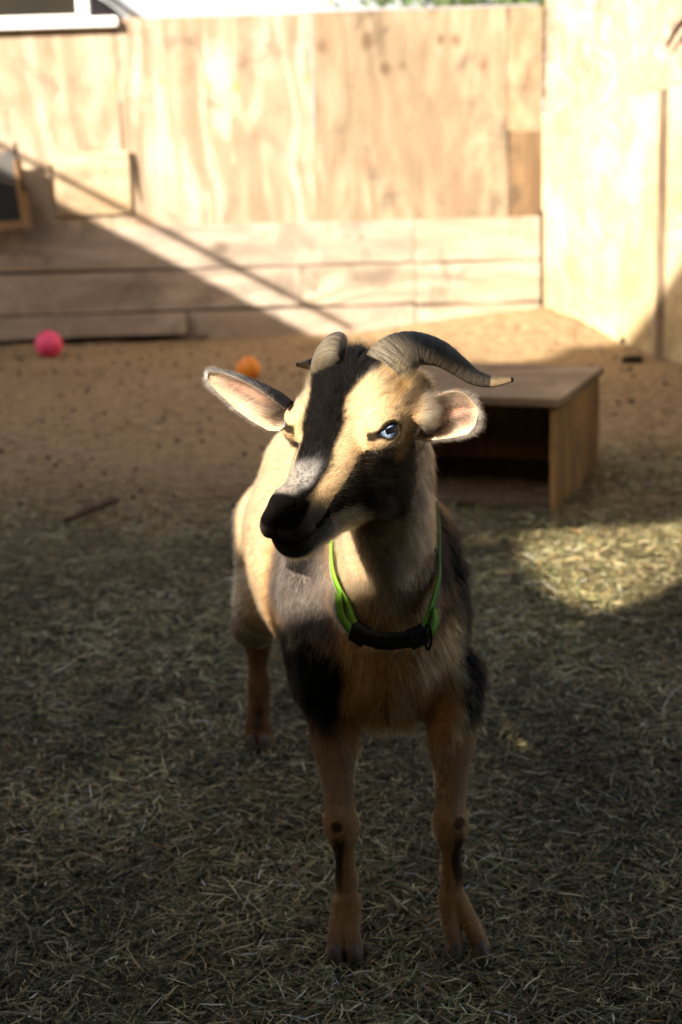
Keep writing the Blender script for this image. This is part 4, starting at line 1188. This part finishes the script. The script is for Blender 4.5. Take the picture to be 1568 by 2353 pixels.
# clumping: every strand leans towards the tip of its clump
cell = np.floor((P_ + rng.normal(0, .0012, P_.shape)) / np.where(L_ > .018, .009, .0052)[:, None]).astype(np.int64)
cl = np.stack([_hash(cell[:, 0], cell[:, 1], cell[:, 2], s) * 2 - 1 for s in (1, 2, 3)], 1)
bendv = np.array([0, 0, -1.0]) * .25 + cl * .38 + rng.normal(0, .10, P_.shape)
pos = P_[:, None, :] + (D_[:, None, :] * t[None, :, None] + bendv[:, None, :] * (t ** 2)[None, :, None] * .55) * L_[:, None, None]
nH = len(P_)
hc = bpy.data.hair_curves.new('fur')
hc.add_curves([K] * nH)
hc.points.foreach_set('position', pos.astype(np.float32).ravel())
ra = hc.attributes.get('radius') or hc.attributes.new('radius', 'FLOAT', 'POINT')
ra.data.foreach_set('value', (R_[:, None] * (1 - .85 * t[None, :] ** 1.6)).astype(np.float32).ravel())
ha = hc.attributes.new('hcol', 'FLOAT_COLOR', 'CURVE')
ha.data.foreach_set('color', np.concatenate([np.clip(C_, .0012, .92), np.ones((nH, 1))], 1).astype(np.float32).ravel())
hc.materials.append(M_FUR)
fur = bpy.data.objects.new('fur', hc)
link(fur, goat)

# ---- collar
pl = [(782, 1322, 1.735), (800, 1385, 1.715), (826, 1448, 1.690), (890, 1468, 1.677), (960, 1455, 1.683), (990, 1400, 1.705), (1008, 1330, 1.735), (1012, 1285, 1.765)]
front_pts = [aty(*p) for p in pl]
cen = np.array([.056, 1.81, .575])
back_pts = [np.array([.128, 1.84, .60]), np.array([.10, 1.90, .625]), np.array([.056, 1.92, .635]), np.array([.01, 1.90, .625]), np.array([-.012, 1.83, .60]), np.array([-.010, 1.77, .58])]
loop = np.array(front_pts + back_pts)
def push_out(p, off):
    p = np.array(p, float)
    for _ in range(12):
        d = sample(p[None])[0]
        if d >= off: break
        g = grad(p[None])[0]; p = p + g * min(.01, off - d)
    return p
def hug(p, off):
    p = np.array(p, float)
    for _ in range(20):
        d = sample(p[None])[0]
        if abs(d - off) < .0008: break
        p = p + grad(p[None])[0] * np.clip(off - d, -.008, .008)
    return p
loop = np.array([push_out(p, .008) if 1 <= i <= 6 else hug(p, .007) for i, p in enumerate(loop)])
lp = spline(np.vstack([loop, loop[:1]]), 120)
lp = np.array([push_out(p, .007) for p in lp])
def band(path, w, th, name, mat, parent, off=0.0, woff=0.0, closed=True):
    n = len(path); nxt = np.roll(path, -1, 0) if closed else np.vstack([path[1:], 2 * path[-1:] - path[-2:-1]]); prv = np.roll(path, 1, 0) if closed else np.vstack([2 * path[:1] - path[1:2], path[:-1]])
    T_ = nxt - prv; T_ /= np.linalg.norm(T_, axis=1)[:, None]
    Nn = grad(path, .012); Nn -= T_ * (Nn * T_).sum(1)[:, None]; Nn /= np.linalg.norm(Nn, axis=1)[:, None]
    Wd = np.cross(T_, Nn); Wd[Wd[:, 2] < 0] *= -1
    c = path + Nn * off + Wd * woff
    V = np.stack([c + Wd * w - Nn * th, c + Wd * w + Nn * th, c - Wd * w + Nn * th, c - Wd * w - Nn * th], 1).reshape(-1, 3)
    F = []
    for i in range(n if closed else n - 1):
        j = (i + 1) % n
        for k in range(4): F.append((i * 4 + k, i * 4 + (k + 1) % 4, j * 4 + (k + 1) % 4, j * 4 + k))
    return np_mesh(name, V, np.array(F), mat, parent, True), Nn, Wd, T_
seam = lp[:-1]
collar, cN, cW, cT = band(seam, .0046, .0010, 'collar', M_GREEN, goat)
collar['label'] = 'bright green webbing collar with grey edging'
band(seam, .0020, .0013, 'edging', M_TRIM, collar, .0, -.0066)
i0 = int(np.argmin(np.linalg.norm(seam - loop[2], axis=1))); i1 = int(np.argmin(np.linalg.norm(seam - loop[4], axis=1)))
second = spline([seam[i0 - 12] + cN[i0 - 12] * .003, seam[i0 - 6] + cN[i0 - 6] * .006 - cW[i0 - 6] * .010, seam[i0] + cN[i0] * .005 - cW[i0] * .006], 14)
band(second, .0055, .001, 'loose_end', M_GREEN, collar, closed=False)
second = spline([seam[i1] + cN[i1] * .004 - cW[i1] * .006, seam[i1 + 4] + cN[i1 + 4] * .008 - cW[i1 + 4] * .007, seam[i1 + 9] + cN[i1 + 9] * .004 - cW[i1 + 9] * .002], 14)
band(second, .0055, .001, 'loose_end', M_GREEN, collar, closed=False)
def oriented_box(name, i, half, mat, parent, off, bev=.0015, shift=0, bendk=0):
    c = seam[i] + cN[i] * off + cT[i] * shift
    bm = bmesh.new(); bmesh.ops.create_cube(bm, size=2)
    for v in bm.verts:
        a, b, d = v.co
        v.co = Vector(c + cT[i] * a * half[0] + cW[i] * b * half[1] + cN[i] * d * half[2])
    return bm_obj(name, bm, mat, parent, False, bevel=bev)
ib = (i0 + i1) // 2
seg = seam[i0 - 1:i1 + 2]
bk_, _, _, _ = band(spline(seg, 30), .0088, .0042, 'buckle', M_BUCKLE, collar, .004, closed=False)
oriented_box('buckle_end', i0 + 1, (.008, .0098, .0052), M_BUCKLE, collar, .005)
oriented_box('buckle_end', i1 - 1, (.009, .0095, .0052), M_BUCKLE, collar, .005)
oriented_box('buckle_clasp', ib, (.010, .0060, .0060), M_BUCKLE, collar, .005)
rc = seam[i1 + 3] + cN[i1 + 3] * .006
ring = np.array([rc + np.array([.010 * math.sin(a) * .35, -.004 * math.cos(a), -.012 + .016 * math.cos(a)]) for a in np.linspace(0, 2 * math.pi, 28)])
V, F = tube_np(ring, [.0016] * 28, 8); any_mesh('ring', V, F, M_BUCKLE, collar)

# ================================================================== HAY AND LITTER
def hay_mesh(name, n, region, L, W, zr, pal, tilt, label, dens=None):
    P = []
    while sum(len(p) for p in P) < n:
        y = rng.uniform(region[2], region[3], n); half = region[0] + region[1] * y
        x = rng.uniform(-1, 1, n) * half
        keep = np.ones(n, bool) if dens is None else rng.random(n) < dens(x, y)
        P.append(np.stack([x, y], 1)[keep])
    P = np.concatenate(P)[:n]
    az = rng.uniform(0, 2 * np.pi, n); el = rng.normal(0, tilt, n)
    ln = rng.uniform(L[0], L[1], n) * np.where(rng.random(n) < .12, 1.7, 1.0); wd = rng.uniform(W[0], W[1], n)
    d = np.stack([np.cos(az) * np.cos(el), np.sin(az) * np.cos(el), np.sin(el)], 1)
    sidev = np.stack([-np.sin(az), np.cos(az), rng.normal(0, .5, n)], 1); sidev /= np.linalg.norm(sidev, axis=1)[:, None]
    curl = rng.normal(0, .045, n)
    hz = ghz(P[:, 0], P[:, 1]) + zr[0] + (zr[1] - zr[0]) * rng.random(n) ** 1.6 * (.6 + .8 * (vnoise(np.c_[P, P[:, 0]], 4, 9) * .5 + .5)) + np.abs(np.sin(el)) * ln * .42
    c = np.c_[P, hz]
    ks = np.linspace(-.5, .5, 4)
    up = np.array([0, 0, 1.0])
    V = np.zeros((n, 4, 2, 3))
    for i, k in enumerate(ks):
        m = c + d * (k * ln)[:, None] + np.cross(d, up) * (curl * ln * (k * k * 4 - .5))[:, None] + up * ((.25 - k * k) * ln * .06 * rng.random(n))[:, None]
        w = (wd * (1 - .55 * (abs(k) * 2) ** 3))[:, None]
        V[:, i, 0] = m - sidev * w; V[:, i, 1] = m + sidev * w
    V[..., 2] = np.maximum(V[..., 2], ghz(V[..., 0], V[..., 1]) + .0008)
    base = np.arange(n)[:, None] * 8
    F = np.concatenate([base + np.array([[2 * i, 2 * i + 1, 2 * i + 3, 2 * i + 2]]) for i in range(3)])
    pc, pw = np.array([p[:3] for p in pal]), np.array([p[3] for p in pal])
    col = pc[rng.choice(len(pal), n, p=pw / pw.sum())] * np.exp(rng.normal(0, .30, (n, 1)) + .45 * vnoise(np.c_[P, P[:, 0]], 2.6, 91)[:, None] + .35 * vnoise(np.c_[P, P[:, 0]], 9, 92)[:, None])
    o = np_mesh(name, V.reshape(-1, 3), F, M_HAY, None, True, np.repeat(col, 8, 0).clip(.004, .8))
    return tag(o, label, 'hay', None, 'stuff')
PAL = [(.32, .27, .12, 4.5), (.13, .138, .052, 5), (.205, .218, .11, 4), (.64, .53, .28, 3.0), (.12, .075, .03, 2.6), (.042, .044, .018, 6), (.36, .2, .07, .5), (.72, .66, .44, 1.0)]
def dn(x, y):
    P = np.stack([x, y, 0 * x], 1)
    e = 4.0 + .55 * vnoise(P, 1.1, 51) + .25 * vnoise(P, 3.5, 52) + .5 * ss(.1, 1.0, x)
    return ss(e + .9, e - .7, y) * .97 + .0
hay_mesh('hay', 230000, (.35, .27, 1.05, 5.6), (.009, .040), (.0004, .0011), (.0005, .018), PAL, .18, 'loose greenish hay spread thickly over the near half of the yard', dn)
hay_mesh('hay_chaff', 46000, (.3, .27, 1.2, 8.0), (.008, .03), (.0005, .0014), (.0, .010), [(.26, .18, .10, 4), (.42, .32, .19, 2), (.10, .065, .035, 4), (.13, .13, .07, 1.5)], .15, 'fine chaff and broken hay scattered over the soil')
n = 1500
y = rng.uniform(2.2, 8.0, n) ; x = rng.uniform(-1, 1, n) * (.3 + .27 * y)
keep = rng.random(n) < .25 + .75 * (vnoise(np.c_[x, y, x], 1.5, 77) > .05); x, y = x[keep], y[keep]; n = len(x)
bm = bmesh.new(); bmesh.ops.create_icosphere(bm, subdivisions=1, radius=1); sv = np.array([v.co[:] for v in bm.verts]); sf_ = np.array([[v.index for v in f.verts] for f in bm.faces]); bm.free()
rr = rng.uniform(.004, .0085, n) * np.where(rng.random(n) < .05, 1.5, 1)
Vp = sv[None] * (rr[:, None, None] * np.array([1.25, 1, .8])) + np.stack([x, y, ghz(x, y) + rr * .6], 1)[:, None]
o = np_mesh('droppings', Vp.reshape(-1, 3), (sf_[None] + np.arange(n)[:, None, None] * len(sv)).reshape(-1, 3), M_PELLET, None, True)
tag(o, 'dark droppings scattered over the soil', 'droppings', None, 'stuff')
